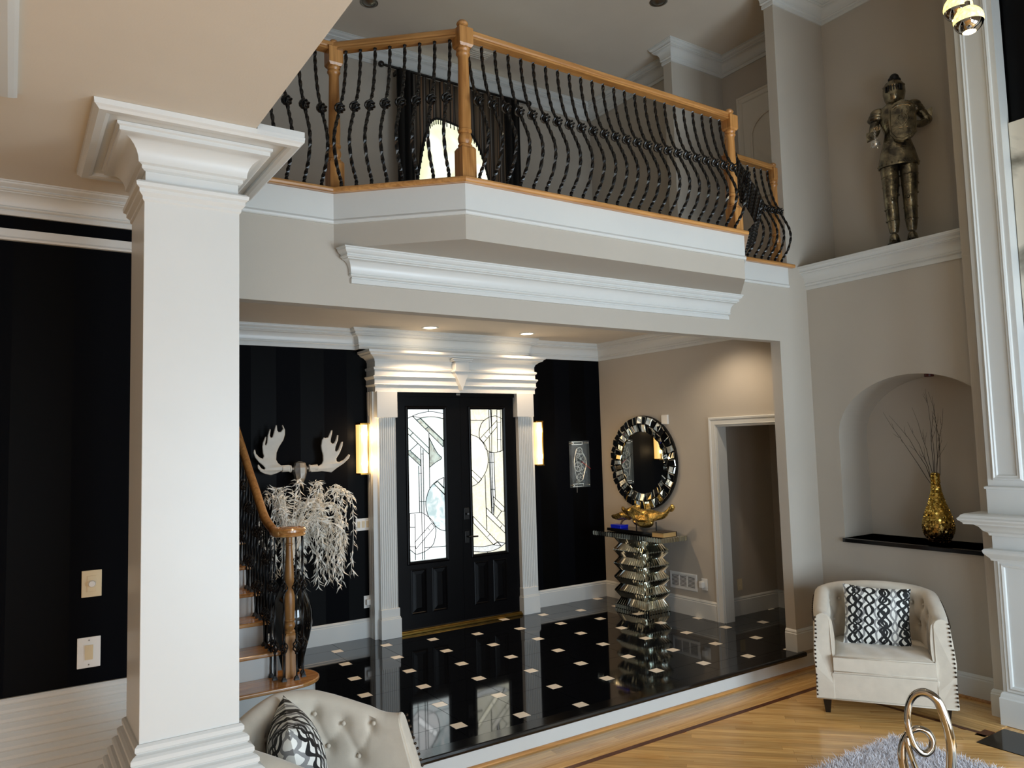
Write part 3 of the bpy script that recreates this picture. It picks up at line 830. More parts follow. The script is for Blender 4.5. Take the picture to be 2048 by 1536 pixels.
leadL.build('leading', M['lead'], dL); allm = []
Rp = [
 ([(845,87),(862,87),(872,300),(852,300)], 'glass_grey'),
 ([(918,87),(950,87),(957,465),(925,470)], 'glass_cream2'),
 (arcp([(905,143),(850,155),(790,200),(764,270),(766,345),(800,395),(830,455),(900,475),(972,455)])+[(968,170)], 'glass_cream'),
 (arcp([(685,312),(760,345),(820,420),(842,540),(825,640),(780,715),(740,760),(700,778)]), 'glass_cream2'),
 ([(765,355),(918,185),(920,240),(800,387)], 'glass_cream2'),
 ([(848,475),(893,475),(907,870),(893,1030),(876,1020)], 'glass_grey'),
 ([(697,632),(785,715),(757,748),(700,690)], 'glass_cream2'),
 ([(890,870),(990,965),(990,1000),(965,1000),(890,930)], 'glass_cream2'),
 ([(828,970),(1000,1140),(1002,1197),(830,1035)], 'glass_cream2'),
 ([(712,1045),(962,1305),(932,1272),(895,1297),(716,1105)], 'glass_cream'),
 ([(715,1310)]+arcp([(720,1310),(800,1312),(880,1297),(930,1270)])+arcp([(1003,1280),(940,1325),(870,1352),(800,1360),(718,1355)]), 'glass_grey'),
 ([(712,1045),(960,1305),(895,1297),(716,1105)], 'glass_cream2'),
]
Rl = [[(680,183),(810,183)],[(860,87),(868,240)],[(870,87),(872,470)],[(805,320),(828,345)],[(850,330),(862,560),(880,1020)],[(872,470),(893,1030)],[(845,565),(897,565)],[(868,805),(907,805)],
 [(875,968),(892,968)],[(815,680),(834,1165)],[(920,1065),(965,1000)],[(950,1150),(970,1125)],[(840,1225),(858,1205)],[(918,200),(955,200)],[(925,360),(960,360)],[(840,1355),(842,1380)]]
glazing(dR, 'R', GR, M['glass_cream'], Rp, Rl)
leadR = MB()
for a in allm: leadR.add(a.v, a.f)
leadR.build('leading', M['lead'], dR)
hn = MB(); hn.box(3.975,YF-0.012,1.22,4.035,YF,1.34); hn.box(3.98,YF-0.010,0.98,4.03,YF,1.10)
hn.tube([(4.005,YF-0.012,1.045),(4.005,YF-0.05,1.045),(4.03,YF-0.055,1.045),(4.11,YF-0.055,1.043)], 0.009, 8); hn.lathe([(0.018,0),(0.018,0.02)], (4.005,YF-0.028,1.27), 12)
hn.build('door_handle', M['iron'], dR, bevel=0.002)

# upper hall window, and the arched white closet door
m = MB(); fnW = lambda u,v,w: (u, YD-w, v)
m.sweep([(3.45,4.2),(4.6,4.2),(4.6,5.75),(3.45,5.75)], [(0,0),(0,0.02),(0.07,0.02),(0.07,0)], side=-1, closed=True, fn=fnW)
w3 = struct(m.build('window_3', M['white'], recalc=True))
MB().box(3.45,YD+0.05,4.2,4.6,YD+0.056,5.75).build('pane', M['hallpane'], w3)
d3 = struct(MB().box(6.495,4.40,ZU,6.534,5.195,5.555).build('door_3', M['hallwhite']))
fnC = lambda u,v,w: (6.495-w, u, v)
pm = MB(); ap = [(4.52,4.5),(5.08,4.5)] + [(4.80+0.28*math.cos(PI*k/14), 5.16+0.20*math.sin(PI*k/14)) for k in range(15)]
pm.sweep(ap, [(0,0),(0,0.010),(-0.02,0.014),(-0.035,0.0)], side=1, closed=True, fn=fnC)
pm.build('arched_panel', M['hallwhite'], d3, recalc=True)
m = MB(); m.sweep([(5.205,ZU),(5.205,5.57),(4.39,5.57),(4.39,ZU)], cas, side=-1, fn=lambda u,v,w:(6.535-w,u,v))
struct(m.build('trim_casing_closet', M['hallwhite'], recalc=True))

# --- fireplace: surround, mantel shelf and overmantel
fp = thing('fireplace_surround', 'white panelled fireplace mantel and tall overmantel pilaster at right edge', 'fireplace')
m = MB(); m.box(5.70,1.95,0.0,5.8245,2.645,1.36); m.build('lower_pilaster', M['white'], fp)
fnP = lambda X: (lambda u,v,w: (X-w, u, v))
pp = MB(); pp.sweep([(2.04,0.27),(2.575,0.27),(2.575,1.06),(2.04,1.06)], [(0,0),(0.004,0.012),(0.018,0.016),(0.028,0.010),(0.040,0.012),(0.05,0.0)], side=-1, closed=True, fn=fnP(5.70))
pp.build('panel_moulding', M['white'], fp, recalc=True)
m = MB(); m.sweep([(5.825,2.645),(5.70,2.645),(5.70,1.95)], [(0,0),(0.022,0),(0.022,0.175),(0.016,0.185),(0.012,0.205),(0.006,0.215),(0,0.22)], side=-1); m.build('plinth', M['white'], fp)
m = MB(); m.sweep([(5.825,2.645),(5.70,2.645),(5.70,0.5)], [(0,1.10),(0.012,1.10),(0.016,1.115),(0.03,1.13),(0.046,1.15),(0.05,1.168),(0.04,1.18),(0,1.185)], side=-1); m.build('neck_moulding', M['white'], fp)
m = MB(); m.sweep([(5.825,2.645),(5.70,2.645),(5.70,0.5)], [(0,1.27),(0.012,1.272),(0.016,1.29),(0.04,1.305),(0.055,1.33),(0.075,1.345),(0.075,1.352),(0,1.352)], side=-1); m.build('bed_moulding', M['white'], fp, smooth=25)
m = MB(); m.sweep([(5.825,2.645),(5.70,2.645),(5.70,0.5)], [(-0.1,1.352),(0.125,1.352),(0.128,1.362),(0.150,1.380),(0.153,1.392),(0.143,1.400),(0.135,1.415),(0.118,1.424),(-0.1,1.424)], side=-1); m.build('mantel_shelf', M['white'], fp)
m = MB(); m.box(5.69,0.5,1.424,5.8245,2.655,1.60); m.sweep([(5.825,2.655),(5.69,2.655),(5.69,0.5)], [(0,1.59),(0.008,1.592),(0.010,1.606),(0,1.612)], side=-1); m.build('overmantel_base', M['white'], fp, recalc=True)
m = MB(); m.box(5.70,2.385,1.60,5.8245,2.645,ZT-0.001); m.build('overmantel_pilaster', M['white'], fp)
pp = MB(); pp.sweep([(2.43,1.665),(2.600,1.665),(2.600,6.05),(2.43,6.05)], [(0.012,0),(0.008,0.012),(-0.002,0.018),(-0.010,0.012),(-0.020,0.012),(-0.026,0.0)], side=-1, closed=True, fn=fnP(5.70))
pp.build('panel_moulding', M['white'], fp, recalc=True)
cv = MB(); cv.box(5.80,0.9,2.655,5.845,2.380,4.140)
tag(cv.build('canvas_painting', M['canvas'], bevel=0.003), 'pale abstract canvas hanging on the black overmantel wall at right edge', 'painting')

# ------------------------------------------------------------------ column
col = thing('column', 'large square white column with stepped capital in the left foreground', 'column', (0.555,3.12,0))
hw = 0.166
MB().box(-hw,-hw,0.95,hw,hw,2.93).build('shaft', M['white'], col, bevel=0.002)
sq = [(-hw,-hw),(hw,-hw),(hw,hw),(-hw,hw)]
m = MB(); m.sweep(sq, [(-0.02,2.905),(0.0,2.905),(0.006,2.912),(0.006,2.922),(0.018,2.935),(0.018,2.948),(0.028,2.955),(0.030,2.968),(0.022,2.976),(-0.02,2.976)], side=-1, closed=True)
m.build('neck_ring', M['white'], col)
m = MB(); m.box(-hw+0.004,-hw+0.004,2.93,hw-0.004,hw-0.004,3.16)
cp = [(-0.02,3.018),(0.0,3.018),(0.010,3.024),(0.010,3.036),(0.022,3.042)]
for k in range(7):
    a = k/6*PI/2; cp.append((0.022+0.062*(1-math.cos(a)), 3.042+0.075*math.sin(a)))
cp += [(0.092,3.120),(0.092,3.134),(0.10,3.138),(0.10,3.148),(-0.02,3.148)]
m.sweep(sq, cp, side=-1, closed=True); m.build('capital', M['white'], col, smooth=25)
m = MB()
m.box(-0.335,-0.372,3.149,0.338,0.372,3.158)
m.sweep([(-0.295,-0.335),(0.300,-0.335),(0.300,0.335),(-0.295,0.335)], [(0,3.136),(0.012,3.132),(0.035,3.132),(0.042,3.140),(0.050,3.146),(0.052,3.164),(0.0,3.164)], side=-1, closed=True)
m.build('cap_board', M['white'], col)
MB().box(0.176,-0.386,3.150,0.350,0.386,3.186).build('cap_edge_board', M['white'], col)
rp = [(-0.02,1.012),(0.004,1.012)]; zz, oo = 1.012, 0.006
for k in range(9):
    rp += [(oo, zz), (oo+0.008, zz-0.008), (oo+0.008, zz-0.022), (oo+0.002, zz-0.030)]
    zz -= 0.036; oo += 0.0145 if k < 5 else 0.0
rp += [(oo, zz), (0.012, zz-0.01), (0.012, 0.0), (-0.02, 0.0)]
m = MB(); m.sweep(sq, rp, side=-1, closed=True); m.build('ridged_base', M['white'], col)

# ------------------------------------------------------------------ switches, outlets, vents
def plate_on_y(name, label, cat, x, z, w, h, y, plate, kind):
    t_ = thing(name, label, cat, (x, y, z))
    MB().box(-w/2,-0.006,-h/2,w/2,0,h/2).build('plate', plate, t_, bevel=0.002)
    return t_
d = plate_on_y('dimmer_switch', 'ivory dimmer plate with round knob on the black wall left of the column', 'switch', 0.315, 1.437, 0.078, 0.115, 3.871, M['white_dark'], '')
MB().box(-0.018,-0.009,-0.034,0.018,-0.005,0.034).build('insert', M['white_dark'], d, bevel=0.001)
m = MB(); m.lathe([(0.015,0),(0.0145,0.010),(0.012,0.016),(0.001,0.0165)], (0,0,0), 20)
kn = m.build('knob', M['plastic'], d, smooth=35); kn.rotation_euler = (PI/2,0,0); kn.location = (0,-0.008,0)
m = MB()
for z in (-0.046,0.046): m.lathe([(0.003,0),(0.003,0.002)], (0,0,0), 8)
d = plate_on_y('rocker_switch', 'white plate with a single ivory rocker, lower one left of the column', 'switch', 0.308, 1.143, 0.090, 0.130, 3.871, M['plastic'], '')
MB().box(-0.019,-0.008,-0.036,0.019,-0.005,0.036).build('frame', M['plastic'], d)
MB().add([(-0.016,-0.008,-0.032),(0.016,-0.008,-0.032),(0.016,-0.013,0.032),(-0.016,-0.013,0.032),(-0.016,0,-0.032),(0.016,0,-0.032),(0.016,0,0.032),(-0.016,0,0.032)],
    [(0,1,2,3),(7,6,5,4),(0,4,5,1),(1,5,6,2),(2,6,7,3),(3,7,4,0)]).build('rocker', M['white_dark'], d, bevel=0.001)
for z in (-0.052,0.052): MB().lathe([(0.003,0),(0.003,0.002)], (0,0,0), 8).build('screw', M['nickel'], d, loc=(0,-0.006,z)).rotation_euler = (PI/2,0,0)
d = plate_on_y('triple_switch', 'white three-gang light switch on the black wall beside the left door pilaster', 'switch', 2.912, 1.248, 0.155, 0.118, YD, M['plastic'], '')
for k in (-1,0,1):
    MB().add([(-0.015,-0.008,-0.032),(0.015,-0.008,-0.032),(0.015,-0.012,0.032),(-0.015,-0.012,0.032),(-0.015,0,-0.032),(0.015,0,-0.032),(0.015,0,0.032),(-0.015,0,0.032)],
    [(0,1,2,3),(7,6,5,4),(0,4,5,1),(1,5,6,2),(2,6,7,3),(3,7,4,0)]).build('rocker', M['white_dark'], d, loc=(k*0.046,0,0), bevel=0.001)
def outlet_y(label, x, z, y, plug=True, mt='plastic'):
    d = plate_on_y('wall_outlet', label, 'outlet', x, z, 0.075, 0.118, y, M[mt], '')
    if plug: MB().box(-0.022,-0.045,-0.028,0.022,-0.006,0.028).build('plug', M['plastic'], d, bevel=0.006)
    else:
        for zz in (-0.022,0.022): MB().box(-0.014,-0.010,-0.014+zz,0.014,-0.006,0.014+zz).build('socket', M['white_dark'], d, bevel=0.003)
    return d
outlet_y('white outlet with a plugged-in night light, low on the black wall by the left pilaster', 2.948, 0.500, YD)
o2 = outlet_y('ivory outlet low on the dim wall seen through the cased opening', 6.375, 0.47, 5.454, False, 'white_dark')
def plate_on_x(name, label, cat, y, z, w, h, mt):
    t_ = thing(name, label, cat, (XM, y, z))
    MB().box(-0.006,-w/2,-h/2,0,w/2,h/2).build('plate', mt, t_, bevel=0.002); return t_
d = plate_on_x('wall_outlet', 'white outlet with plug-in freshener beside the cased opening', 'outlet', 5.565, 0.505, 0.08, 0.118, M['plastic'])
MB().box(-0.05,-0.005,-0.035,-0.006,0.040,0.030).build('plug', M['plastic'], d, bevel=0.008)
d = plate_on_x('door_chime', 'plain white chime box on the greige wall right above the round mirror', 'chime', 6.024, 2.212, 0.10, 0.105, M['plastic'])
MB().box(-0.022,-0.045,-0.048,-0.005,0.045,0.048).build('cover', M['plastic'], d, bevel=0.003)
def vent(label, y0, y1, z0, z1, cols, grp=None):
    t_ = thing('wall_vent', label, 'vent', (XM,(y0+y1)/2,(z0+z1)/2)); w, h = (y1-y0)/2, (z1-z0)/2
    m = MB(); m.sweep([(-w,-h),(w,-h),(w,h),(-w,h)], [(0,0.001),(0,0.006),(-0.008,0.010),(-0.028,0.010),(-0.028,0.001)], side=-1, closed=True, fn=lambda u,v,w_:(-w_,u,v)); m.build('frame', M['plastic'], t_, recalc=True)
    MB().box(-0.003,-w+0.01,-h+0.01,0,w-0.01,h-0.01).build('backing', M['vent_in'], t_)
    cw = (2*w-0.056)/cols
    for c_ in range(1,cols): MB().box(-0.010,-w+0.028+c_*cw-0.006,-h+0.02,-0.002,-w+0.028+c_*cw+0.006,h-0.02).build('bar', M['plastic'], t_)
    n = 9
    for k in range(n):
        z = -h+0.034+(2*h-0.068)*k/(n-1)
        MB().box(-0.009,-w+0.022,z-0.0030,-0.003,w-0.022,z+0.0030).build('slat', M['plastic'], t_)
vent('white wall register with three slatted bays right of the mirrored console', 5.665, 6.055, 0.412, 0.588, 3)
vent('white wall register half hidden behind the mirrored console pedestal', 6.115, 6.50, 0.412, 0.588, 3)

# ------------------------------------------------------------------ ceiling lamps
def downlight(label, x, y, z, lit, grp):
    t_ = thing('downlight', label, 'downlight', (x,y,z), group=grp)
    m = MB(); m.lathe([(0.085,-0.001),(0.085,-0.005),(0.070,-0.008),(0.062,-0.004),(0.058,0.03)], (0,0,0), 28, caps=False); m.build('trim_ring', M['plastic'] if lit else M['nickel'], t_, smooth=35)
    m = MB(); m.lathe([(0.060,-0.0035),(0.030,-0.006),(0.001,-0.0065)] if lit else [(0.060,-0.0030),(0.045,-0.012),(0.028,-0.022),(0.001,-0.026)], (0,0,0), 24, caps=False); m.build('lamp_face', M['lamp'] if lit else M['nickel'], t_, smooth=True)
downlight('lit recessed downlight above the door, nearer the left pilaster', 3.458, 6.67, ZC1, True, 'lit downlights over the front door')
downlight('lit recessed downlight above the door, nearer the right pilaster', 4.600, 6.64, ZC1, True, 'lit downlights over the front door')
downlight('unlit recessed downlight in the upper hall ceiling, above the railing corner post', 2.746, 6.41, ZT, False, 'unlit downlights in the upper hall')
downlight('unlit recessed downlight in the upper hall ceiling, near the closet pier', 5.10, 4.99, ZT, False, 'unlit downlights in the upper hall')
for lx in (3.458, 4.600): spot('hall_spot', (lx, 6.655, ZC1-0.03), 38, WARM, 125, 0.7, 0.05)
spot('hall_spot', (5.45, 4.95, ZC1-0.03), 26, (1.0,0.80,0.58), 130, 0.7, 0.05)  # spot with no downlight fixture above it
spot('hall_spot', (2.1, 5.2, ZC1-0.03), 16, WARM, 120, 0.7, 0.05)  # likewise a bare spot, no fixture modelled here
t_ = thing('ceiling_register', 'small white register on the upper hall ceiling right of the corner post', 'vent', (4.12,6.70,ZT-0.001))  # slatted register in the upper hall ceiling
MB().box(-0.13,-0.09,-0.012,0.13,0.09,0).build('cover', M['hallwhite'], t_, bevel=0.004)
for k in range(5): MB().box(-0.11,-0.07+k*0.035-0.006,-0.018,0.11,-0.07+k*0.035+0.006,-0.011).build('slat', M['hallwhite'], t_)

def sconce(label, x, z0, z1, grp):
    t_ = thing('wall_sconce', label, 'sconce', (x,YD,(z0+z1)/2), group=grp); h = (z1-z0)/2
    MB().box(-0.05,-0.02,-h+0.02,0.05,0,h-0.02).build('backplate', M['brass'], t_, bevel=0.002)
    prof = [(0.065*math.sin(a), -0.02-0.085*math.cos(a)) for a in [(-0.5+k/10)*PI*0.98 for k in range(11)]]
    m = MB()
    inner = [(a*0.94,-0.02+(b+0.02)*0.94) for a,b in prof]
    m.prism(prof+inner[::-1], -h, h, lambda u,v,w:(u,v,w)); m.build('shade', M['sconce'], t_)
    for zz in (-0.62*h, 0.62*h):
        m = MB(); m.sphere((0,-0.085,zz), 0.030, 12, 8, sc=(1.35,0.8,1.5)); m.build('bulb', M['sconce_hot'], t_, smooth=True)
    MB().box(0.022,-0.114,-h-0.012,0.032,-0.104,h+0.012).build('rod', M['brass'], t_)
    for zz in (-h-0.016,h+0.004): MB().box(-0.05,-0.10,zz,0.05,0,zz+0.012).build('bracket', M['brass'], t_, bevel=0.002)
    point('sconce_glow', (x, YD-0.17, z0+0.10), 2.2, (1.0,0.66,0.34), 0.04); point('sconce_glow', (x, YD-0.17, z1-0.10), 2.2, (1.0,0.66,0.34), 0.04)
sconce('tall glowing amber wall sconce left of the door surround', 2.905, 1.750, 2.222, 'amber sconces flanking the front door')
sconce('tall glowing amber wall sconce right of the door surround', 5.005, 1.755, 2.228, 'amber sconces flanking the front door')

def pendant(label, x, y, z):
    t_ = thing('pendant_lamp', label, 'pendant lamp', (x,y,z), group='globe pendants by the overmantel')
    r = 0.078
    up = [(r*math.cos(a), r*math.sin(a)) for a in [R(-14)+k/9*R(98) for k in range(10)]]
    m = MB(); m.lathe(up, (0,0,0), 28, caps=False); m.build('glass_dome', M['pend_glass'], t_, smooth=True)
    lo = [(r*math.cos(a), r*math.sin(a)) for a in [R(-14)-k/8*R(50) for k in range(9)]]
    m = MB(); m.lathe(lo, (0,0,0), 28, caps=False); m.build('mirrored_bowl', M['chrome'], t_, smooth=True)
    m = MB(); m.lathe([(0.001,-r*0.99),(0.02,-r*0.985),(0.034,-r*0.90),(0.03,-r*0.84)], (0,0,0), 20, caps=False); m.build('bulb_opening', M['pend_glow'], t_, smooth=True)
    m = MB(); m.lathe([(0.014,r*0.97),(0.014,r+0.03),(0.004,r+0.035)], (0,0,0), 12); m.build('cap', M['chrome'], t_)
    m = MB(); m.tube([(0,0,r+0.02),(0,0,ZT-z)], 0.0015, 6); m.build('cord', M['dark'], t_)
    point('pendant_glow', (x,y,z-0.10), 2.0, (1.0,0.86,0.6), 0.03)
pendant('lower glass globe pendant with mirrored bowl, nearer the chimney pilaster', 4.49, 2.0, 4.317)
pendant('upper glass globe pendant with mirrored bowl, cut by the top frame edge', 4.64, 2.12, 4.495)

# ------------------------------------------------------------------ iron balusters, shared meshes
def basket(c, r, h, n=5, turns=0.6, wire=0.0042, mb=None, tilt=None):
    m = mb or MB()
    for k in range(n):
        pts = []
        for j in range(9):
            u = j/8; a = 2*PI*k/n + turns*2*PI*u; rr = 0.004+r*math.sin(PI*u)
            pts.append((c[0]+rr*math.cos(a), c[1]+rr*math.sin(a), c[2]-h/2+h*u))
        m.tube(pts, wire, 5)
    for s_ in (-1,1): m.lathe([(0.006,-0.008),(0.0115,-0.006),(0.0115,0.006),(0.006,0.008)], (c[0],c[1],c[2]+s_*(h/2+0.004)), 8)
    return m
bprof = [(-0.10,0.0),(-0.10,0.03),(-0.128,0.062),(-0.172,0.115),(-0.205,0.205),(-0.200,0.285),(-0.165,0.365),(-0.128,0.435),(-0.098,0.50),(-0.062,0.57),(-0.035,0.65),(-0.014,0.74),(-0.002,0.82),(0.0,0.885)]
bp_ = crom([(0,o,z) for o,z in bprof], 4)
bar = MB(); bar.tube(bp_, 0.0112, 4, twist=0.55)
bar.lathe([(0.011,0),(0.011,0.012),(0.008,0.016)], (0,-0.10,0), 8)
BAR_ME = bar.mesh('baluster', M['iron'])
kb = basket((0,0,0), 0.026, 0.062, wire=0.0058); KN_ME = kb.mesh('basket_knot', M['iron'])
def belly(parent, x, y, z, rz):
    o = link('baluster', BAR_ME, parent); o.location = (x,y,z); o.rotation_euler = (0,0,rz)
    k_ = link('basket_knot', KN_ME, o); k_.location = (0,-0.110,0.478); k_.rotation_euler = (R(-26),0,random.random()*0.0)
def newel_mb(z0, h, half=0.044, cap=True):
    m = MB(); z1 = z0+h
    m.box(-half,-half,z0,half,half,z0+0.215)
    m.frustum((0,0,z0+0.215),(half,half),(0,0,z0+0.23),(half*0.8,half*0.8))
    b = z0+0.228; tt = z1-0.165
    pr = [(0.036,0),(0.040,0.006),(0.040,0.014),(0.030,0.020),(0.038,0.036),(0.041,0.055),(0.034,0.078),(0.028,0.084),(0.039,0.094),(0.039,0.104),(0.034,0.110),(0.036,0.20)]
    L_ = tt-b
    pr += [(0.036-0.006*u, 0.20+(L_-0.20-0.07)*u) for u in (0.3,0.6,1.0)]
    pr += [(0.034,L_-0.055),(0.040,L_-0.048),(0.040,L_-0.040),(0.033,L_-0.034),(0.040,L_-0.022),(0.040,L_-0.012),(0.034,L_)]
    m.lathe(pr, (0,0,b), 24)
    m.frustum((0,0,tt-0.01),(half*0.82,half*0.82),(0,0,tt+0.005),(half,half))
    m.box(-half,-half,tt+0.005,half,half,z1-0.062)
    m.frustum((0,0,z1-0.062),(half,half),(0,0,z1-0.052),(half*0.75,half*0.75))
    m.lathe([(0.020,-0.053),(0.018,-0.045),(0.030,-0.036),(0.034,-0.026),(0.030,-0.016),(0.020,-0.006),(0.001,0.0)], (0,0,z1), 20)
    return m
def rail(name, a, b, parent, z=4.415, w=0.030, h=0.062):
    ax = Vector(a); bx = Vector(b); d = bx-ax; L_ = d.length
    prof = [(-w,0.0),(-w*1.02,0.010),(-w*0.86,0.018),(-w*1.06,0.026),(-w*1.06,0.046),(-w*0.6,0.058),(0,h),(w*0.6,0.058),(w*1.06,0.046),(w*1.06,0.026),(w*0.86,0.018),(w*1.02,0.010),(w,0.0)]
    m = MB(); n = len(prof)
    m.add([(xx,o,zz) for xx in (0,L_) for o,zz in prof], [tuple(range(n-1,-1,-1)), tuple(range(n,2*n))]+[(i,(i+1)%n,n+(i+1)%n,n+i) for i in range(n)])
    o = m.build(name, M['oak'], parent, recalc=True)
    o.location = (ax.x,ax.y,z-0.0); o.rotation_euler = (0,0,math.atan2(d.y,d.x)); return o
br = thing('balcony_railing', 'oak and black iron balcony railing with bellied balusters above the wide opening', 'railing')
PN = [(0.70,4.33),(1.612,4.315),(2.212,3.775),(4.560,3.775),(5.160,4.315),(5.790,4.33)]
ME_N = newel_mb(0,1.0).mesh('newel_post', M['oak_z']); ME_N.shade_smooth()
try: ME_N.set_sharp_from_angle(angle=R(30))
except Exception: pass
for i, (x, y) in enumerate(PN):
    if i == 0: continue
    o = link('newel_post', ME_N, br); o.location = (x,y,ZU-0.02 if i in (2,3) else ZU-0.035)
    if i == 2: o.scale = (1.06,1.06,1.02)
    if i in (1,4): o.rotation_euler = (0,0,0)
rails = [(PN[0],PN[1]),(PN[1],PN[2]),(PN[2],PN[3]),(PN[3],PN[4]),(PN[4],PN[5])]
for a, b in rails: rail('handrail', (a[0],a[1],0), (b[0],b[1],0), br, z=ZU+0.885)
for k in range(7): belly(br, 1.505-0.1035*k, 4.345, ZU, 0)
dx, dy = PN[2][0]-PN[1][0], PN[2][1]-PN[1][1]; ang = math.atan2(dy,dx)
for k in range(8):
    u = (k+0.85)/8.7; belly(br, PN[1][0]+dx*u, PN[1][1]+dy*u, ZU, ang)
for k in range(24): belly(br, 2.262+0.0962*k, 3.80, ZU, 0)
dx, dy = PN[4][0]-PN[3][0], PN[4][1]-PN[3][1]; ang = math.atan2(dy,dx)
for k in range(8):
    u = (k+0.85)/8.7; belly(br, PN[3][0]+dx*u, PN[3][1]+dy*u, ZU, ang)
for k in range(6): belly(br, 5.275+0.0915*k, 4.345, ZU, 0)

# ------------------------------------------------------------------ staircase, left of the hall
stz = thing('staircase', 'oak and white staircase with a curled bottom step, behind the column', 'staircase', (1.2,5.5,ZF))
def sc(m, name, mt, **k): 
    m.v = [(x-1.2,y-5.5,z-ZF) for x,y,z in m.v]; return m.build(name, mt, stz, **k)
r_ = 0.178
def curl(rad, yfront, cx=1.735, cy=5.705):
    P = [(0.5,yfront)] + [(cx+rad*math.sin(a), cy-rad*math.cos(a)) for a in [k/16*PI for k in range(17)]] + [(1.66,cy+rad),(1.66,5.80),(0.5,5.80)]
    return P
sc(MB().prism(curl(0.195,5.51), ZF, ZF+r_-0.028), 'riser', M['white'], smooth=30)
sc(MB().prism(curl(0.225,5.48), ZF+r_-0.030, ZF+r_), 'tread', M['oak_y'], bevel=0.010, seg=3)
for k in range(1, 6):
    yf = 5.80+0.255*(k-1); z = ZF+r_*(k+1)
    sc(MB().box(0.5,yf,ZF,1.68,yf+0.02,z-0.03), 'riser', M['white'])
    sc(MB().box(0.5,yf-0.025,z-0.030,1.71,min(yf+0.262,YD-0.01),z), 'tread', M['oak_y'], bevel=0.010, seg=3)
    sc(MB().box(1.66,yf,ZF,1.69,min(yf+0.262,YD-0.01),z-0.03), 'stringer', M['white'])
sr = thing('stair_railing', 'oak handrail with curled end over twisted black iron stair balusters', 'railing', (1.755,5.72,ZF+r_))
def srp(m, name, mt, **k):
    m.v = [(x-1.755,y-5.72,z-ZF-r_) for x,y,z in m.v]; return m.build(name, mt, sr, **k)
zn = ZF+r_
m = MB()
m.box(-0.042,-0.042,0,0.042,0.042,0.30); m.frustum((0,0,0.30),(0.042,0.042),(0,0,0.315),(0.034,0.034))
m.lathe([(0.034,0.31),(0.040,0.318),(0.040,0.330),(0.030,0.338),(0.040,0.36),(0.041,0.375),(0.032,0.395),(0.040,0.405),(0.040,0.415),(0.036,0.42),(0.040,0.50),(0.038,0.58),(0.027,0.63),(0.034,0.66),(0.034,0.74),(0.026,0.90),(0.022,0.95),(0.027,0.955),(0.027,0.965),(0.022,0.97),(0.022,1.03)], (0,0,0), 24)
nw = m.build('newel_post', M['oak_z'], sr, smooth=30)
RP = [(1.66,5.80,1.405),(1.655,5.90,1.44),(1.65,5.99,1.485),(1.65,6.10,1.565),(1.65,6.25,1.685),(1.65,6.42,1.815),(1.65,6.60,1.965),(1.65,6.80,2.13),(1.65,7.0,2.30)]
def railz(y):
    for i in range(len(RP)-1):
        if RP[i][1] <= y <= RP[i+1][1]:
            u = (y-RP[i][1])/(RP[i+1][1]-RP[i][1]); return RP[i][2]+(RP[i+1][2]-RP[i][2])*u
    return 1.40 if y < 5.9 else 2.30
m = MB(); m.lathe([(0.095,-0.036),(0.118,-0.030),(0.120,-0.018),(0.110,-0.010),(0.123,0.0),(0.123,0.016),(0.112,0.028),(0.085,0.030),(0.080,0.024),(0.070,0.024),(0.064,0.034),(0.03,0.036),(0.001,0.036)], (1.755,5.72,1.392), 32)
srp(m, 'volute', M['oak_y'], smooth=30)
m = MB(); m.tube(crom([(1.68,5.665,1.390),(1.648,5.72,1.394)]+RP, 5), 0.033, 12, flat=1.0); srp(m, 'handrail', M['oak_z'], smooth=True)
def sbal(x, y, z0):
    h = railz(y)-0.03-z0
    if math.hypot(x-1.755,y-5.72) < 0.14: h = 1.392-0.036-z0
    m = MB(); n = 26
    m.tube([(0,0,h*k/n) for k in range(n+1)], 0.0068, 4, twist=0.35)
    m.frustum((0,0,0),(0.017,0.017),(0,0,0.012),(0.015,0.015)); m.frustum((0,0,0.012),(0.015,0.015),(0,0,0.028),(0.008,0.008))
    o = m.build('baluster', M['iron_stair'], sr, loc=(x-1.755,y-5.72,z0-zn))
    for zz in (0.235, 0.66):
        kk = link('basket_knot', KN2_ME, o); kk.location = (0,0,zz); kk.rotation_euler = (0,0,random.random()*3)
KN2_ME = basket((0,0,0), 0.024, 0.085, 4, 0.5, wire=0.0048).mesh('basket_knot', M['iron_stair'])
for bx0, by0 in ((1.640,5.79),(1.642,5.705),(1.685,5.625),(1.772,5.612),(1.835,5.655),(1.856,5.735),(1.835,5.81)):
    sbal(bx0, by0, zn)
for k in range(1,6):
    for j in range(3):
        y = 5.845+0.255*(k-1)+0.085*j
        if y < 7.08: sbal(1.65, y, ZF+r_*(k+1))

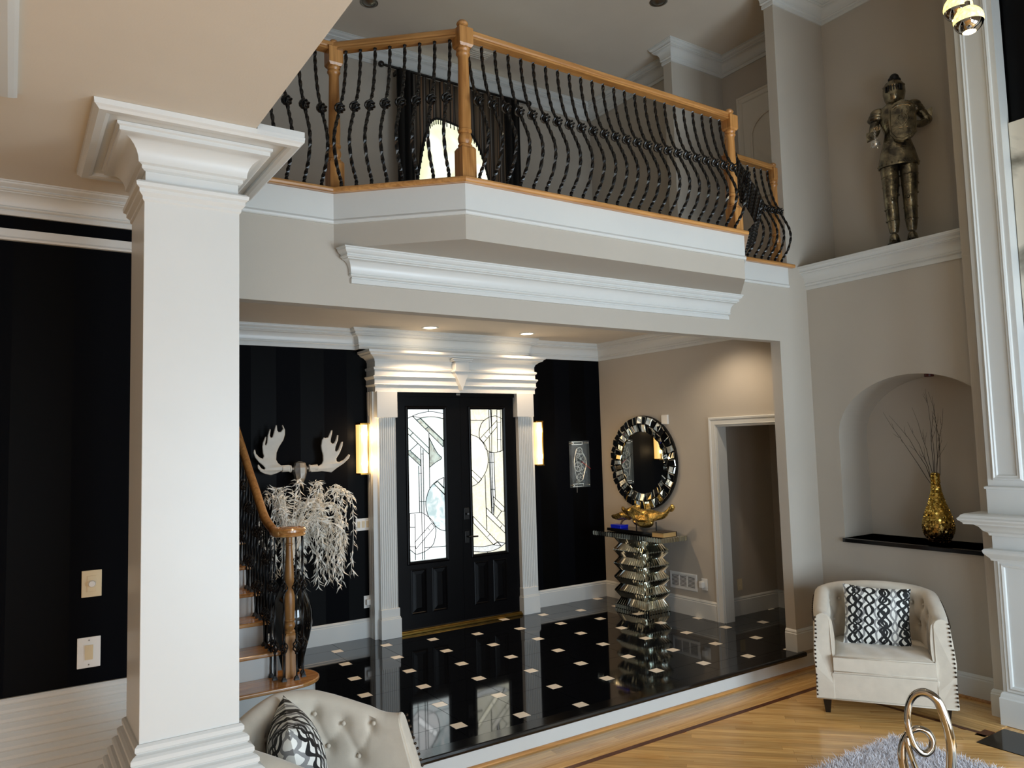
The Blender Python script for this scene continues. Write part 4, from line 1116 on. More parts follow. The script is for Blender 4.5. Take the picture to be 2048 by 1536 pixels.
# ------------------------------------------------------------------ tub armchair (local front = -Y)
def armchair(label, loc, rz, grp):
    t_ = thing('armchair', label, 'armchair', loc, rz, group=grp)
    W, D = 0.435, 0.365         # outer half width, half depth
    th = 0.105
    rc = 0.20
    # plan path of the outer wall: left front -> back -> right front
    def plan(inset):
        w, d, r = W-inset, D-inset, max(0.03, rc-inset*0.5)
        P = []
        for k in range(9): P.append((-w-0.012*math.sin(PI*k/8), -D+(d+D-r)*k/8))
        for k in range(1,9):
            a = PI - k/9*PI/2; P.append((-w+r+r*math.cos(a), d-r+r*math.sin(a)))
        for k in range(0,11): P.append((-w+r+(2*w-2*r)*k/10, d))
        for k in range(1,9):
            a = PI/2 - k/9*PI/2; P.append((w-r+r*math.cos(a), d-r+r*math.sin(a)))
        for k in range(9): P.append((w+0.012*math.sin(PI*k/8), d-r-(d+D-r)*k/8))
        return P
    PO, PI_ = plan(0), plan(th)
    n = len(PO)
    s_ = [0]
    for i in range(1,n): s_.append(s_[-1]+math.hypot(PO[i][0]-PO[i-1][0],PO[i][1]-PO[i-1][1]))
    def H(i):
        u = min(s_[i], s_[-1]-s_[i])/s_[-1]
        if u < 0.04: return 0.685
        if u < 0.30:
            v = (u-0.04)/0.26; v = v*v*(3-2*v); return 0.685+0.12*v
        return 0.805+0.035*math.sin((u-0.30)/0.20*PI/2)
    zb = 0.108
    def rake(x, y, z):
        w_ = min(1.0, max(0.0, (-D+0.26-y)/0.26)); return (x, y + w_*0.11*min(1.0, max(0.0,(z-0.30)/0.385)), z)
    m = MB(); prof_n = 0; rows = []
    nz = 14
    tuft = []
    def inner(i, z):
        a, b = PO[i], PI_[i]; return b
    cen = [(i, z) for i in ()]
    rowsV = []
    # button positions on the inner wall: (arc position u in 0..1, height)
    L_ = s_[-1]
    B = []
    for r0, zz in ((0, 0.70), (1, 0.545)):
        c_ = 0
        for k in range(-5, 6):
            pos = L_/2 + (k + (0.5 if r0 else 0.0))*0.165
            if 0.20 < pos < L_-0.20:
                B.append((pos, zz - (0.05 if (pos < 0.5 or pos > L_-0.5) else 0)))
    def dent(s0, z):
        d = 0
        for p_, q in B:
            rr = (s0-p_)**2+(z-q)**2; d += 0.030*math.exp(-rr/0.0010)+0.012*math.exp(-rr/0.006)
        for i1 in range(len(B)):
            for i2 in range(i1+1, len(B)):
                (a,b),(c,e) = B[i1],B[i2]
                if abs(a-c) < 0.11 and abs(b-e) > 0.04:
                    vx, vz = c-a, e-b; tt = ((s0-a)*vx+(z-b)*vz)/(vx*vx+vz*vz)
                    if 0 <= tt <= 1:
                        dd = (s0-a-tt*vx)**2+(z-b-tt*vz)**2; d += 0.008*math.exp(-dd/0.00018)
        return d
    # resample along the arc finely
    NF = 150
    def at(P, s0):
        for i in range(n-1):
            if s_[i+1] >= s0: u = (s0-s_[i])/max(1e-6,s_[i+1]-s_[i]); return (P[i][0]+(P[i+1][0]-P[i][0])*u, P[i][1]+(P[i+1][1]-P[i][1])*u)
        return P[-1]
    def Hs(s0):
        for i in range(n-1):
            if s_[i+1] >= s0: u = (s0-s_[i])/max(1e-6,s_[i+1]-s_[i]); return H(i)+(H(i+1)-H(i))*u
        return H(n-1)
    for k in range(NF):
        s0 = L_*k/(NF-1); o, q = at(PO,s0), at(PI_,s0); h = Hs(s0)
        dirv = Vector((q[0]-o[0], q[1]-o[1])); thick = dirv.length; dirv.normalize()
        row = []
        for j in range(7):
            z = zb+(h-0.045-zb)*j/6; row.append((o[0]-dirv.x*0.010*math.sin(PI*j/6), o[1]-dirv.y*0.010*math.sin(PI*j/6), z))
        for j in range(1,8):
            a = PI-j/8*PI; row.append((o[0]+dirv.x*(thick/2+thick/2*math.cos(a)), o[1]+dirv.y*(thick/2+thick/2*math.cos(a)), h-0.045+0.045*math.sin(a)))
        NI = 26
        for j in range(NI):
            z = h-0.045-(h-0.045-0.30)*j/(NI-1)
            puff = 0.022*math.sin(PI*min(1,max(0,(h-z)/(h-0.30)))) - dent(s0, z)*(1 if 0.1 < s0 < L_-0.1 else 0.3)
            row.append((q[0]+dirv.x*puff, q[1]+dirv.y*puff, z))
        row.append((q[0],q[1],0.30)); row.append((q[0],q[1],zb))
        rows.append(row)
    kk = len(rows[0]); vs = [rake(*v) for r in rows for v in r]; fs = []
    for i in range(NF-1):
        for j in range(kk-1): fs.append((i*kk+j,(i+1)*kk+j,(i+1)*kk+j+1,i*kk+j+1))
    fs.append(tuple(range(kk))); fs.append(tuple((NF-1)*kk+j for j in range(kk-1,-1,-1)))
    m.add(vs, fs); m.build('shell', M['fabric'], t_, smooth=50, recalc=True)
    # front apron and seat deck
    m = MB(); m.box(-W+0.09,-D-0.004,zb,W-0.09,D-0.06,0.292); m.build('seat_base', M['fabric'], t_, bevel=0.012, seg=3)
    # front arm faces (flat panels with rounded top)
    for sx in (-1,1):
        P = [(-W-0.018,zb),(-W+0.108,zb),(-W+0.106,0.22),(-W+0.106,0.34),(-W+0.104,0.5),(-W+0.10,0.62)]+[(-W+0.048+0.052*math.cos(a),0.636+0.052*math.sin(a)) for a in [k/8*PI for k in range(9)]]+[(-W-0.016,0.5),(-W-0.022,0.40),(-W-0.014,0.33),(-W-0.012,0.26)]
        P = [(x*-sx if sx>0 else x, z) for x,z in P] if sx > 0 else P
        mm = MB(); mm.prism([(abs(x)*sx, z) for x,z in P], -D-0.010, -D+0.01, lambda u,v,w:(u,w,v)); mm.v = [rake(*v) for v in mm.v]; mm.build('arm_front', M['fabric'], t_, bevel=0.004, seg=2, recalc=True)
    # seat cushion
    def cush(u, v):
        return None
    N1 = 22; cw, cd0, cd1, z0, z1 = W-0.108, -D-0.012, D-0.115, 0.296, 0.425
    vs = []; 
    for sgn in (1,-1):
        for j in range(N1):
            for i in range(N1):
                a, b = -1+2*i/(N1-1), -1+2*j/(N1-1)
                e = (1-abs(a)**6)*(1-abs(b)**6)
                zc = (z0+z1)/2; hz = (z1-z0)/2
                z = zc + sgn*(hz*0.80*(1 if 0 < i < N1-1 and 0 < j < N1-1 else 0.78) + 0.020*e*(1 if sgn > 0 else 0))
                if sgn < 0: z = z0 + (0.0)
                vs.append((a*cw, (cd0+cd1)/2+b*(cd1-cd0)/2, z + (0.003*math.sin(a*13+b*5) if sgn > 0 else 0)))
    fs = []; q = N1*N1
    for j in range(N1-1):
        for i in range(N1-1):
            fs.append((j*N1+i,j*N1+i+1,(j+1)*N1+i+1,(j+1)*N1+i)); fs.append((q+(j+1)*N1+i,q+(j+1)*N1+i+1,q+j*N1+i+1,q+j*N1+i))
    ring = [i for i in range(N1)]+[j*N1+N1-1 for j in range(1,N1)]+[(N1-1)*N1+i for i in range(N1-2,-1,-1)]+[j*N1 for j in range(N1-2,0,-1)]
    for i in range(len(ring)):
        a, b = ring[i], ring[(i+1)%len(ring)]; fs.append((a, q+a, q+b, b))
    m = MB(); m.add(vs, fs); cu = m.build('seat_cushion', M['fabric'], t_, smooth=40, recalc=True)
    zt = z1-0.016
    pip = [(-cw,cd0,zt),(cw,cd0,zt),(cw,cd1,zt),(-cw,cd1,zt)]
    m = MB()
    for a, b in zip(pip, pip[1:]+pip[:1]): m.tube([a,((a[0]+b[0])/2,(a[1]+b[1])/2,zt),b], 0.0042, 6)
    m.tube([(-cw,cd0-0.001,z0+0.012),(cw,cd0-0.001,z0+0.012)], 0.0038, 6)
    m.build('piping', M['fabric'], cu, smooth=True)
    m = MB(); m.tube([(-W-0.006,-D-0.010,zb+0.002),(W+0.006,-D-0.010,zb+0.002)], 0.0045, 6); m.build('hem_piping', M['fabric'], t_, smooth=True)
    # buttons
    bm_ = MB(); bm_.sphere((0,0,0), 0.011, 10, 6, sc=(1,1,1)); bme = bm_.mesh('tuft_button', M['fabric']); bme.shade_smooth()
    for p_, zz in B:
        o, q2 = at(PO,p_), at(PI_,p_); dv = Vector((q2[0]-o[0],q2[1]-o[1])).normalized()
        b_ = link('tuft_button', bme, t_); b_.location = (q2[0]-dv.x*0.008, q2[1]-dv.y*0.008, zz)
    # nailheads: along the outer top edge of the arms and down the arm fronts
    nm_ = MB(); nm_.sphere((0,0,0), 0.0072, 8, 5); nme = nm_.mesh('nailhead', M['nail']); nme.shade_smooth()
    for sx in (-1,1):
        z = zb+0.03
        while z < 0.67:
            if abs(z-0.30) > 0.02:
                o = link('nailhead', nme, t_); o.location = rake(sx*(W-0.002+0.010*(1 if z < 0.5 else 0)), -D-0.020, z)
            z += 0.0275
        s0 = 0.02
        while s0 < 0.52:
            p0 = at(PO, s0); o = link('nailhead', nme, t_); pass
            o.location = rake(sx*(abs(p0[0])+0.004), p0[1], Hs(s0)-0.052)
            s0 += 0.0275
    for sx in (-1,1):
        for yy in (-D+0.05, D-0.07):
            m = MB(); m.frustum((sx*(W-0.055)*1.0,yy,0.0),(0.017,0.017),(sx*(W-0.055),yy,0.110),(0.030,0.030)); m.build('leg', M['legs'], t_, bevel=0.002)
    return t_
armchair('cream tufted armchair with nailhead trim in the corner under the arch', (5.468,3.385,0), R(-55.2), 'cream tub armchairs')
armchair('cream tufted armchair beside the white column, cut by the bottom frame edge', (1.20,3.42,0), R(52), 'cream tub armchairs')

def pillow(label, w, loc, rot, grp=None, fat=0.085):
    m = MB(); N_ = 26; vs = []
    for sg in (1,-1):
        for j in range(N_):
            for i in range(N_):
                a, b = -1+2*i/(N_-1), -1+2*j/(N_-1)
                e = max(0,(1-a*a))**0.55*max(0,(1-b*b))**0.55
                pin = 1-0.07*(1-abs(a)**2)*(abs(b)**4) ; pin2 = 1-0.07*(1-abs(b)**2)*(abs(a)**4)
                vs.append((a*w/2*pin2, sg*fat*e, b*w/2*pin*0.94))
    fs = []; q = N_*N_
    for j in range(N_-1):
        for i in range(N_-1):
            fs.append((q+j*N_+i,q+j*N_+i+1,q+(j+1)*N_+i+1,q+(j+1)*N_+i)); fs.append(((j+1)*N_+i,(j+1)*N_+i+1,j*N_+i+1,j*N_+i))
    m.add(vs, fs)
    o = m.build('throw_pillow', M['pillow'], None, smooth=True)
    o.location = loc; o.rotation_euler = rot
    return tag(o, label, 'pillow', grp)
pillow('black, grey and white loop-print pillow on the corner armchair by the fireplace', 0.47, (5.485,3.40,0.625), (R(-14),R(3),R(-55.2)))
pillow('loop-print pillow seen edge-on in the armchair beside the column', 0.49, (1.095,3.47,0.615), (R(-12),R(0),R(76)), None, 0.125)

# ------------------------------------------------------------------ shag rug
rug = thing('shag_rug', 'silver-grey shag rug on the oak floor by the chrome sculpture', 'rug', (0,0,0))
MB().box(2.5,0.4,0.001,4.80,2.90,0.022).build('backing', M['rug'], rug)
m = MB(); vs = []; fs = []
for k in range(26000):
    x = random.uniform(3.35,4.825); y = random.uniform(1.95,2.93)
    if x+ y*0 < 3.35: continue
    a = random.uniform(0,2*PI); l = random.uniform(0.03,0.06); w = 0.0022
    lx, ly = random.gauss(0,0.022), random.gauss(0,0.022); dx, dy = w*math.cos(a), w*math.sin(a)
    b = len(vs)
    vs += [(x-dx,y-dy,0.018),(x+dx,y+dy,0.018),(x+lx*0.4+dx,y+ly*0.4+dy,0.018+l*0.6),(x+lx*0.4-dx,y+ly*0.4-dy,0.018+l*0.6),(x+lx,y+ly,0.018+l*0.9)]
    fs += [(b,b+1,b+2,b+3),(b+3,b+2,b+4)]
m.add(vs, fs); pile = m.build('shag_pile', M['rug'], rug); pile['kind'] = 'stuff'

# ------------------------------------------------------------------ low table (just below the frame) with the chrome knot sculpture
tb = thing('coffee_table', 'dark coffee table under the chrome sculpture, just below the bottom edge', 'table', (3.25,1.40,0))
MB().box(-0.45,-0.40,0.385,0.45,0.40,0.42).build('tabletop', M['legs'], tb, bevel=0.004)
for a in (-1,1):
    for b in (-1,1): MB().box(a*0.41-0.03,b*0.36-0.03,0,a*0.41+0.03,b*0.36+0.03,0.385).build('leg', M['legs'], tb, bevel=0.003)

# chrome knot
kn = thing('knot_sculpture', 'polished chrome looped knot sculpture at the bottom edge before the armchair', 'sculpture', (3.22,1.80,0), math.atan2(-0.8729,0.4879))
KP = [(0.03,0.445),(0.066,0.50),(0.072,0.60),(0.078,0.66),(0.08,0.71),(0.076,0.755),(0.063,0.822),(0.046,0.877),(0.02,0.905),(-0.011,0.913),(-0.041,0.899),(-0.062,0.865),(-0.073,0.815),(-0.073,0.768),(-0.066,0.727),(-0.054,0.692),(-0.034,0.668),(-0.012,0.664),(0.008,0.684),(0.013,0.716),(-0.001,0.744),(-0.027,0.756),(-0.050,0.753),(-0.073,0.737),(-0.092,0.703),(-0.102,0.655),(-0.100,0.60),(-0.08,0.52),(-0.04,0.455)]
dep = [0,0,0,0,0,0,0,0,0,0,0,0,-0.005,-0.01,-0.012,-0.01,-0.004,0.004,0.012,0.018,0.020,0.018,0.014,0.012,0.010,0.008,0.004,0,0]
rad = [0.016,0.016,0.0165,0.0165,0.0165,0.0165,0.0165,0.016,0.0155,0.0145,0.013,0.012,0.0115,0.0115,0.0115,0.012,0.012,0.012,0.012,0.012,0.0115,0.011,0.0115,0.012,0.0135,0.0155,0.016,0.016,0.016]
cp_ = crom([(h,d_,z) for (h,z),d_ in zip(KP,dep)], 6)
rr = []
for i in range(len(rad)-1):
    for j in range(6): rr.append((rad[i]+(rad[i+1]-rad[i])*j/6)*1.17)
rr.append(rad[-1]*1.17)
m = MB(); m.tube(cp_, rr, 18); m.build('loop', M['chrome'], kn, smooth=True)
m = MB(); m.tube(crom([(-0.082,-0.012,0.725),(-0.078,-0.016,0.69),(-0.064,-0.014,0.63),(-0.045,-0.008,0.565),(-0.015,0,0.50),(0.0,0,0.45)], 6), 0.0125, 16); m.build('leg', M['chrome'], kn, smooth=True)
m = MB(); m.lathe([(0.10,0.421),(0.10,0.432),(0.095,0.437),(0.085,0.452),(0.001,0.456)], (0,0,0), 32); m.build('base', M['chrome'], kn, smooth=30)

# ------------------------------------------------------------------ suit of armour on the ledge
kt = thing('armour_statue', 'antique pewter knight armour statue with shield and flail on the high ledge', 'statue', (6.30,3.46,3.524), math.atan2(-0.876,0.481))
Z0 = 3.524
def ks(m, name, mt='pewter', sm=35, par=None, **k):
    m.v = [(x,y,z-Z0) for x,y,z in m.v]; return m.build(name, M[mt], par or kt, smooth=sm, **k)
# local: x right, -y toward the viewer
m = MB(); m.box(-0.20,-0.09,Z0,0.22,0.10,Z0+0.02); ks(m, 'plinth', 'pewter_dark', 20, bevel=0.004)
def limb(pts, radii, n=16, flat=1.0):
    cpts = crom(pts, 4); r2 = []
    for i in range(len(radii)-1):
        for j in range(4): r2.append(radii[i]+(radii[i+1]-radii[i])*j/4)
    r2.append(radii[-1]); m = MB(); m.tube(cpts, r2, n, flat=flat); return m
for nm, xs in (('left',(-0.062,-0.056,-0.062,-0.055,-0.055)), ('right',(0.088,0.087,0.082,0.081,0.081))):
    lg = limb([(xs[0],0,4.30),(xs[1],-0.005,4.13),(xs[2],-0.012,3.98),(xs[3],0,3.80),(xs[4],0,3.70)], [0.074,0.068,0.056,0.050,0.034])
    lo = ks(lg, 'leg')
    for zz, r_k in ((4.18,0.073),(4.10,0.070),(4.02,0.064),(3.90,0.058),(3.80,0.053)):
        m = MB(); xx = xs[1] if zz > 4.0 else xs[2]; m.lathe([(r_k-0.004,-0.006),(r_k,-0.003),(r_k,0.003),(r_k-0.004,0.006)], (xx,-0.004,zz), 20, caps=False); ks(m, 'plate_band', par=lo)
    m = MB(); m.sphere((xs[2],-0.045,3.975), 0.040, 14, 10, sc=(1.0,0.7,1.4)); m.sphere((xs[2]+(0.012 if nm=='left' else -0.012),-0.075,3.975), 0.014, 10, 6); ks(m, 'knee_cop')
    m = MB(); m.lathe([(0.034,0.0),(0.046,0.02),(0.040,0.05),(0.030,0.08)], (xs[4],0,3.60), 14); m.sphere((xs[4],-0.03,3.645), 0.038, 12, 8, sc=(1,0.8,1.2)); ks(m, 'ankle_guard', 'pewter')
    m = MB(); m.sphere((xs[4]+(-0.01 if nm=='left' else 0.02),-0.06,3.575), 0.062, 14, 8, sc=(0.85,1.5,0.55)); ks(m, 'sabaton', 'pewter_dark')
# skirt (tassets)
m = MB(); n_ = 28
prof = [(0.098,0.19,4.54),(0.112,0.16,4.47),(0.134,0.12,4.40),(0.152,0.12,4.32),(0.160,0.125,4.275),(0.160,0.125,4.262),(0.150,0.115,4.262)]
vs = []
for a_, b_, z in prof:
    bb_ = 0.085 if z > 4.45 else 0.105
    for i in range(n_):
        t = 2*PI*i/n_; vs.append((0.012+a_*math.cos(t), bb_*math.sin(t), z))
fs = [(j*n_+i, j*n_+(i+1)%n_, (j+1)*n_+(i+1)%n_, (j+1)*n_+i) for j in range(len(prof)-1) for i in range(n_)]
m.add(vs, fs); sk = ks(m, 'skirt', recalc=True)
m = MB()
for i in range(20):
    t = 2*PI*i/20; m.sphere((0.012+0.158*math.cos(t), 0.108*math.sin(t), 4.283), 0.007, 8, 5)
ks(m, 'rivet', par=sk)
# torso
m = MB(); vs = []
for a_, b_, z in [(0.100,0.070,4.50),(0.092,0.070,4.56),(0.114,0.095,4.64),(0.132,0.105,4.72),(0.120,0.09,4.78),(0.070,0.06,4.815),(0.052,0.05,4.84)]:
    for i in range(n_):
        t = 2*PI*i/n_; vs.append((0.010+a_*math.cos(t), b_*math.sin(t), z))
fs = [(j*n_+i, j*n_+(i+1)%n_, (j+1)*n_+(i+1)%n_, (j+1)*n_+i) for j in range(6) for i in range(n_)]
m.add(vs, fs+[tuple(range(n_)), tuple(6*n_+i for i in range(n_))]); ks(m, 'breastplate', recalc=True)
# shoulders
for c_, sx in (((-0.118,0,4.755),-1), ((0.150,0.0,4.775),1)):
    m = MB()
    for q_, (rz_, dz) in enumerate(((1.0,0.0),(1.06,-0.022),(1.10,-0.045))):
        m.sphere((c_[0]+sx*0.008*q_,c_[1],c_[2]+dz), 0.066*rz_, 16, 10, sc=(1.02,0.95,0.72 if q_ == 0 else 0.5))
    ks(m, 'pauldron')
# right arm (viewer's left) hanging and bent, left arm behind the shield
ks(limb([(-0.128,0,4.73),(-0.152,-0.01,4.66),(-0.172,-0.02,4.58)], [0.038,0.036,0.032]), 'upper_arm')
m = MB(); m.sphere((-0.175,-0.01,4.575), 0.044, 14, 8, sc=(1,0.9,0.85)); m.prism([(-0.222,4.60),(-0.15,4.62),(-0.165,4.545),(-0.218,4.525)], -0.02, 0.01, lambda u,v,w:(u,w,v)); ks(m, 'elbow_cop')
ks(limb([(-0.172,-0.02,4.575),(-0.150,-0.07,4.56),(-0.128,-0.12,4.575)], [0.032,0.030,0.024]), 'forearm')
m = MB(); m.sphere((-0.128,-0.135,4.580), 0.030, 12, 8, sc=(0.9,1.1,1.0))
for k in range(4): m.tube([(-0.150+0.013*k,-0.150,4.592),(-0.150+0.013*k,-0.172,4.580),(-0.150+0.013*k,-0.160,4.560)], 0.0075, 6)
m.tube([(-0.112,-0.140,4.585),(-0.105,-0.160,4.575)], 0.008, 6)
ks(m, 'gauntlet')
ks(limb([(0.170,0,4.74),(0.225,0.0,4.68),(0.245,0.0,4.62)], [0.038,0.038,0.034]), 'upper_arm')
m = MB(); m.sphere((0.245,0.0,4.63), 0.044, 14, 8); m.prism([(0.235,4.70),(0.290,4.72),(0.292,4.665),(0.275,4.615),(0.245,4.64)], -0.02, 0.01, lambda u,v,w:(u,w,v)); ks(m, 'elbow_cop')
ks(limb([(0.245,0,4.62),(0.19,-0.06,4.58),(0.12,-0.10,4.60)], [0.034,0.03,0.024]), 'forearm')
# helmet
m = MB(); vs = []
hp = [(0.030,0.050,4.792),(0.056,0.080,4.812),(0.078,0.100,4.858),(0.089,0.104,4.91),(0.087,0.100,4.955),(0.070,0.082,4.995),(0.040,0.05,5.018),(0.006,0.01,5.024)]
for a_, b_, z in hp:
    for i in range(n_):
        t = 2*PI*i/n_; s2 = 1.15 if -2.2 < ((t+PI)%(2*PI)-PI) < -0.9 and z < 4.93 else 1.0
        vs.append((0.016+a_*math.cos(t), b_*math.sin(t)*s2, z))
fs = [(j*n_+i, j*n_+(i+1)%n_, (j+1)*n_+(i+1)%n_, (j+1)*n_+i) for j in range(len(hp)-1) for i in range(n_)]
m.add(vs, fs+[tuple(range(n_))]); he = ks(m, 'helmet', recalc=True)
m = MB()
for k in range(7):
    t = R(-90-42+k*14); x, y = 0.016+0.094*math.cos(t), 0.124*math.sin(t)
    m.box(x-0.0048,y-0.004,4.900,x+0.0048,y+0.016,4.940)
ks(m, 'eye_slot', 'dark', 20, par=he)
m = MB()
vs = []
for z, o in ((4.962,0.006),(4.950,0.012),(4.940,0.004)):
    for k in range(15):
        t = R(-90-60+k*8.6); vs.append((0.016+(0.090+o)*math.cos(t), (0.105+o)*math.sin(t), z))
m.add(vs, [(j*15+i,j*15+i+1,(j+1)*15+i+1,(j+1)*15+i) for j in range(2) for i in range(14)]); ks(m, 'brow_ridge', par=he)
m = MB(); m.tube(crom([(0.016,0.09,4.95),(0.016,0.05,5.02),(0.016,-0.02,5.03),(0.016,-0.08,4.99),(0.016,-0.107,4.95)],4), 0.008, 8); ks(m, 'crest_ridge', par=he)
m = MB(); m.sphere((0.024,0.0,5.045), 0.040, 14, 10, sc=(1.0,1.3,0.95))
m.sphere((-0.004,-0.02,5.028), 0.022, 10, 6); m.sphere((0.052,0.01,5.028), 0.024, 10, 6); ks(m, 'plume', 'dark')
# shield: curved heater shape
SH = [(-0.035,4.735),(0.01,4.765),(0.067,4.782),(0.125,4.765),(0.165,4.73),(0.170,4.62),(0.164,4.50),(0.130,4.46),(0.062,4.430),(0.0,4.455),(-0.035,4.51),(-0.040,4.62)]
m = MB(); c_ = (0.065,4.61)
rings = [1.0,0.90,0.86,0.5,0.001]; vs = []
for ri, rr_ in enumerate(rings):
    for x, z in SH:
        xx, z2 = c_[0]+(x-c_[0])*rr_, c_[1]+(z-c_[1])*rr_
        bul = 0.035*(1-((xx-c_[0])/0.11)**2); y = -0.125-bul-(0.008 if rr_ >= 0.9 else 0.0)
        vs.append((xx,y,z2))
k_ = len(SH)
for x, z in SH: vs.append((x,-0.115-0.0,z))
fs = [(r0*k_+i,r0*k_+(i+1)%k_,(r0+1)*k_+(i+1)%k_,(r0+1)*k_+i) for r0 in range(4) for i in range(k_)]+[(5*k_+i,5*k_+(i+1)%k_,(i+1)%k_,i) for i in range(k_)]+[tuple(5*k_+i for i in range(k_))]
m.add(vs, fs); sh = ks(m, 'shield', recalc=True)
m = MB()
for pts in ([(0.065,4.70),(0.065,4.52)],[(0.065,4.56),(0.035,4.60),(0.030,4.64),(0.045,4.655)],[(0.065,4.56),(0.095,4.60),(0.100,4.64),(0.085,4.655)],[(0.030,4.545),(0.100,4.545)],[(0.0,4.72),(0.03,4.735),(0.10,4.735),(0.13,4.72)]):
    m.tube(crom([(x,-0.128-0.035*(1-((x-0.065)/0.11)**2),z) for x,z in pts],5), 0.004, 6)
ks(m, 'shield_emblem', par=sh)
# flail: chain and spiked ball
m = MB()
for k in range(7):
    z = 4.57-k*0.0145; 
    ring = [(-0.150+(0.007*math.cos(t) if k%2 else 0), -0.165+(0 if k%2 else 0.007*math.cos(t)), z+0.009*math.sin(t)) for t in [2*PI*i/10 for i in range(10)]]
    m.tube(ring, 0.0022, 5, closed=True)
ks(m, 'flail_chain', 'silver')
m = MB(); m.sphere((-0.150,-0.165,4.445), 0.036, 18, 12)
for k in range(14):
    a_ = k*2.39996; zz = 1-2*(k+0.5)/14; rr_ = math.sqrt(1-zz*zz); d_ = Vector((rr_*math.cos(a_),rr_*math.sin(a_),zz)); p0 = Vector((-0.150,-0.165,4.445))+d_*0.034
    m.tube([p0, p0+d_*0.016], [0.006,0.0008], 6)
ks(m, 'flail_ball', 'silver')

# ------------------------------------------------------------------ niche vase and twigs
vz = thing('vase', 'tall gold bottle vase with dimpled mosaic skin on the arched niche shelf', 'vase', (6.235,3.288,1.105))
vp = [(0.050,0.0),(0.058,0.006),(0.080,0.035),(0.105,0.085),(0.112,0.13),(0.106,0.18),(0.088,0.25),(0.062,0.32),(0.042,0.39),(0.031,0.45),(0.028,0.52),(0.027,0.565)]
vp2 = [(p.x,p.y) for p in crom([(r,z,0) for r,z in vp], 5)]
m = MB(); m.lathe(vp2+[(0.022,0.565),(0.020,0.45)], (0,0,0), 32, caps=False); body = m.build('body', M['vase'], vz, smooth=True)
m = MB(); row = 0; z = 0.02
def rv(z):
    for (r0,z0_),(r1,z1_) in zip(vp2,vp2[1:]):
        if z0_ <= z <= z1_: return r0+(r1-r0)*(z-z0_)/max(1e-6,z1_-z0_)
    return vp2[-1][0]
while z < 0.56:
    r = rv(z); n2 = max(8, int(2*PI*r/0.021)); dz = 0.0175 if r > 0.05 else 0.013
    slope = (rv(min(0.56,z+0.01))-rv(max(0.0,z-0.01)))/0.02
    for k in range(n2):
        a = 2*PI*(k+0.5*(row%2))/n2 + random.uniform(-0.04,0.04)
        nrm = Vector((math.cos(a),math.sin(a),-slope)).normalized(); nrm = (nrm+Vector([random.gauss(0,0.22) for _ in range(3)])).normalized()
        c_ = Vector((r*math.cos(a),r*math.sin(a),z)); t1 = nrm.cross(Vector((0,0,1))).normalized(); t2 = nrm.cross(t1)
        h1 = 2*PI*r/n2*0.46; h2 = dz*0.55
        vs = [c_+t1*h1*math.cos(q)+t2*h2*math.sin(q)+nrm*0.005 for q in [PI/3*i for i in range(6)]]+[c_+t1*h1*1.1*math.cos(q)+t2*h2*1.1*math.sin(q)-nrm*0.002 for q in [PI/3*i for i in range(6)]]
        m.add(vs, [tuple(range(6))]+[(i,i+6,(i+1)%6+6,(i+1)%6) for i in range(6)])
    z += dz; row += 1
mo = m.build('dimpled_scales', M['vase'], body, recalc=False); mo['kind'] = 'stuff'
tw = thing('twig_bunch', 'bare dark twigs fanning out of the gold niche vase', 'twigs', (6.235,3.288,1.105))
def twig(p0, p1, r, depth, m):
    P0, P1 = Vector(p0), Vector(p1); L_ = (P1-P0).length; pts = []
    bend = Vector([random.gauss(0,0.03)*L_ for _ in range(3)])
    for k in range(7):
        u = k/6; pts.append(P0.lerp(P1,u)+bend*math.sin(PI*u)+Vector([random.gauss(0,0.006)*L_ for _ in range(3)])*(1 if 0<k<6 else 0))
    m.tube(pts, [r*(1-0.75*k/6) for k in range(7)], 5)
    if depth > 0:
        for k in range(3 if depth > 1 else 3):
            u = random.uniform(0.35,0.92); b = P0.lerp(P1,u)+bend*math.sin(PI*u)
            d_ = (P1-P0).normalized(); sd = Vector([random.gauss(0,1) for _ in range(3)]); sd = (sd-d_*sd.dot(d_)).normalized()
            sd.x *= 0.35
            twig(b, b+(d_*0.85+sd*0.40)*L_*random.uniform(0.16,0.34)*(1.2-u), r*0.45, depth-1, m)
for (dy, dz) in [(0.38,1.07),(0.36,1.04),(0.165,1.10),(0.03,1.245),(0.02,1.22),(-0.02,1.18),(-0.06,1.12),(-0.09,1.08),(0.20,0.98)]:
    m = MB(); twig((0,0,0.42), (random.uniform(-0.05,0.03), dy, dz), 0.0030, 3, m); m.build('twig', M['twig'], tw)

# ------------------------------------------------------------------ round mirror
mr = thing('wall_mirror', 'round mirror with a double ring of small mirrored tiles over the console', 'mirror', (XM-0.004,6.382,1.744))
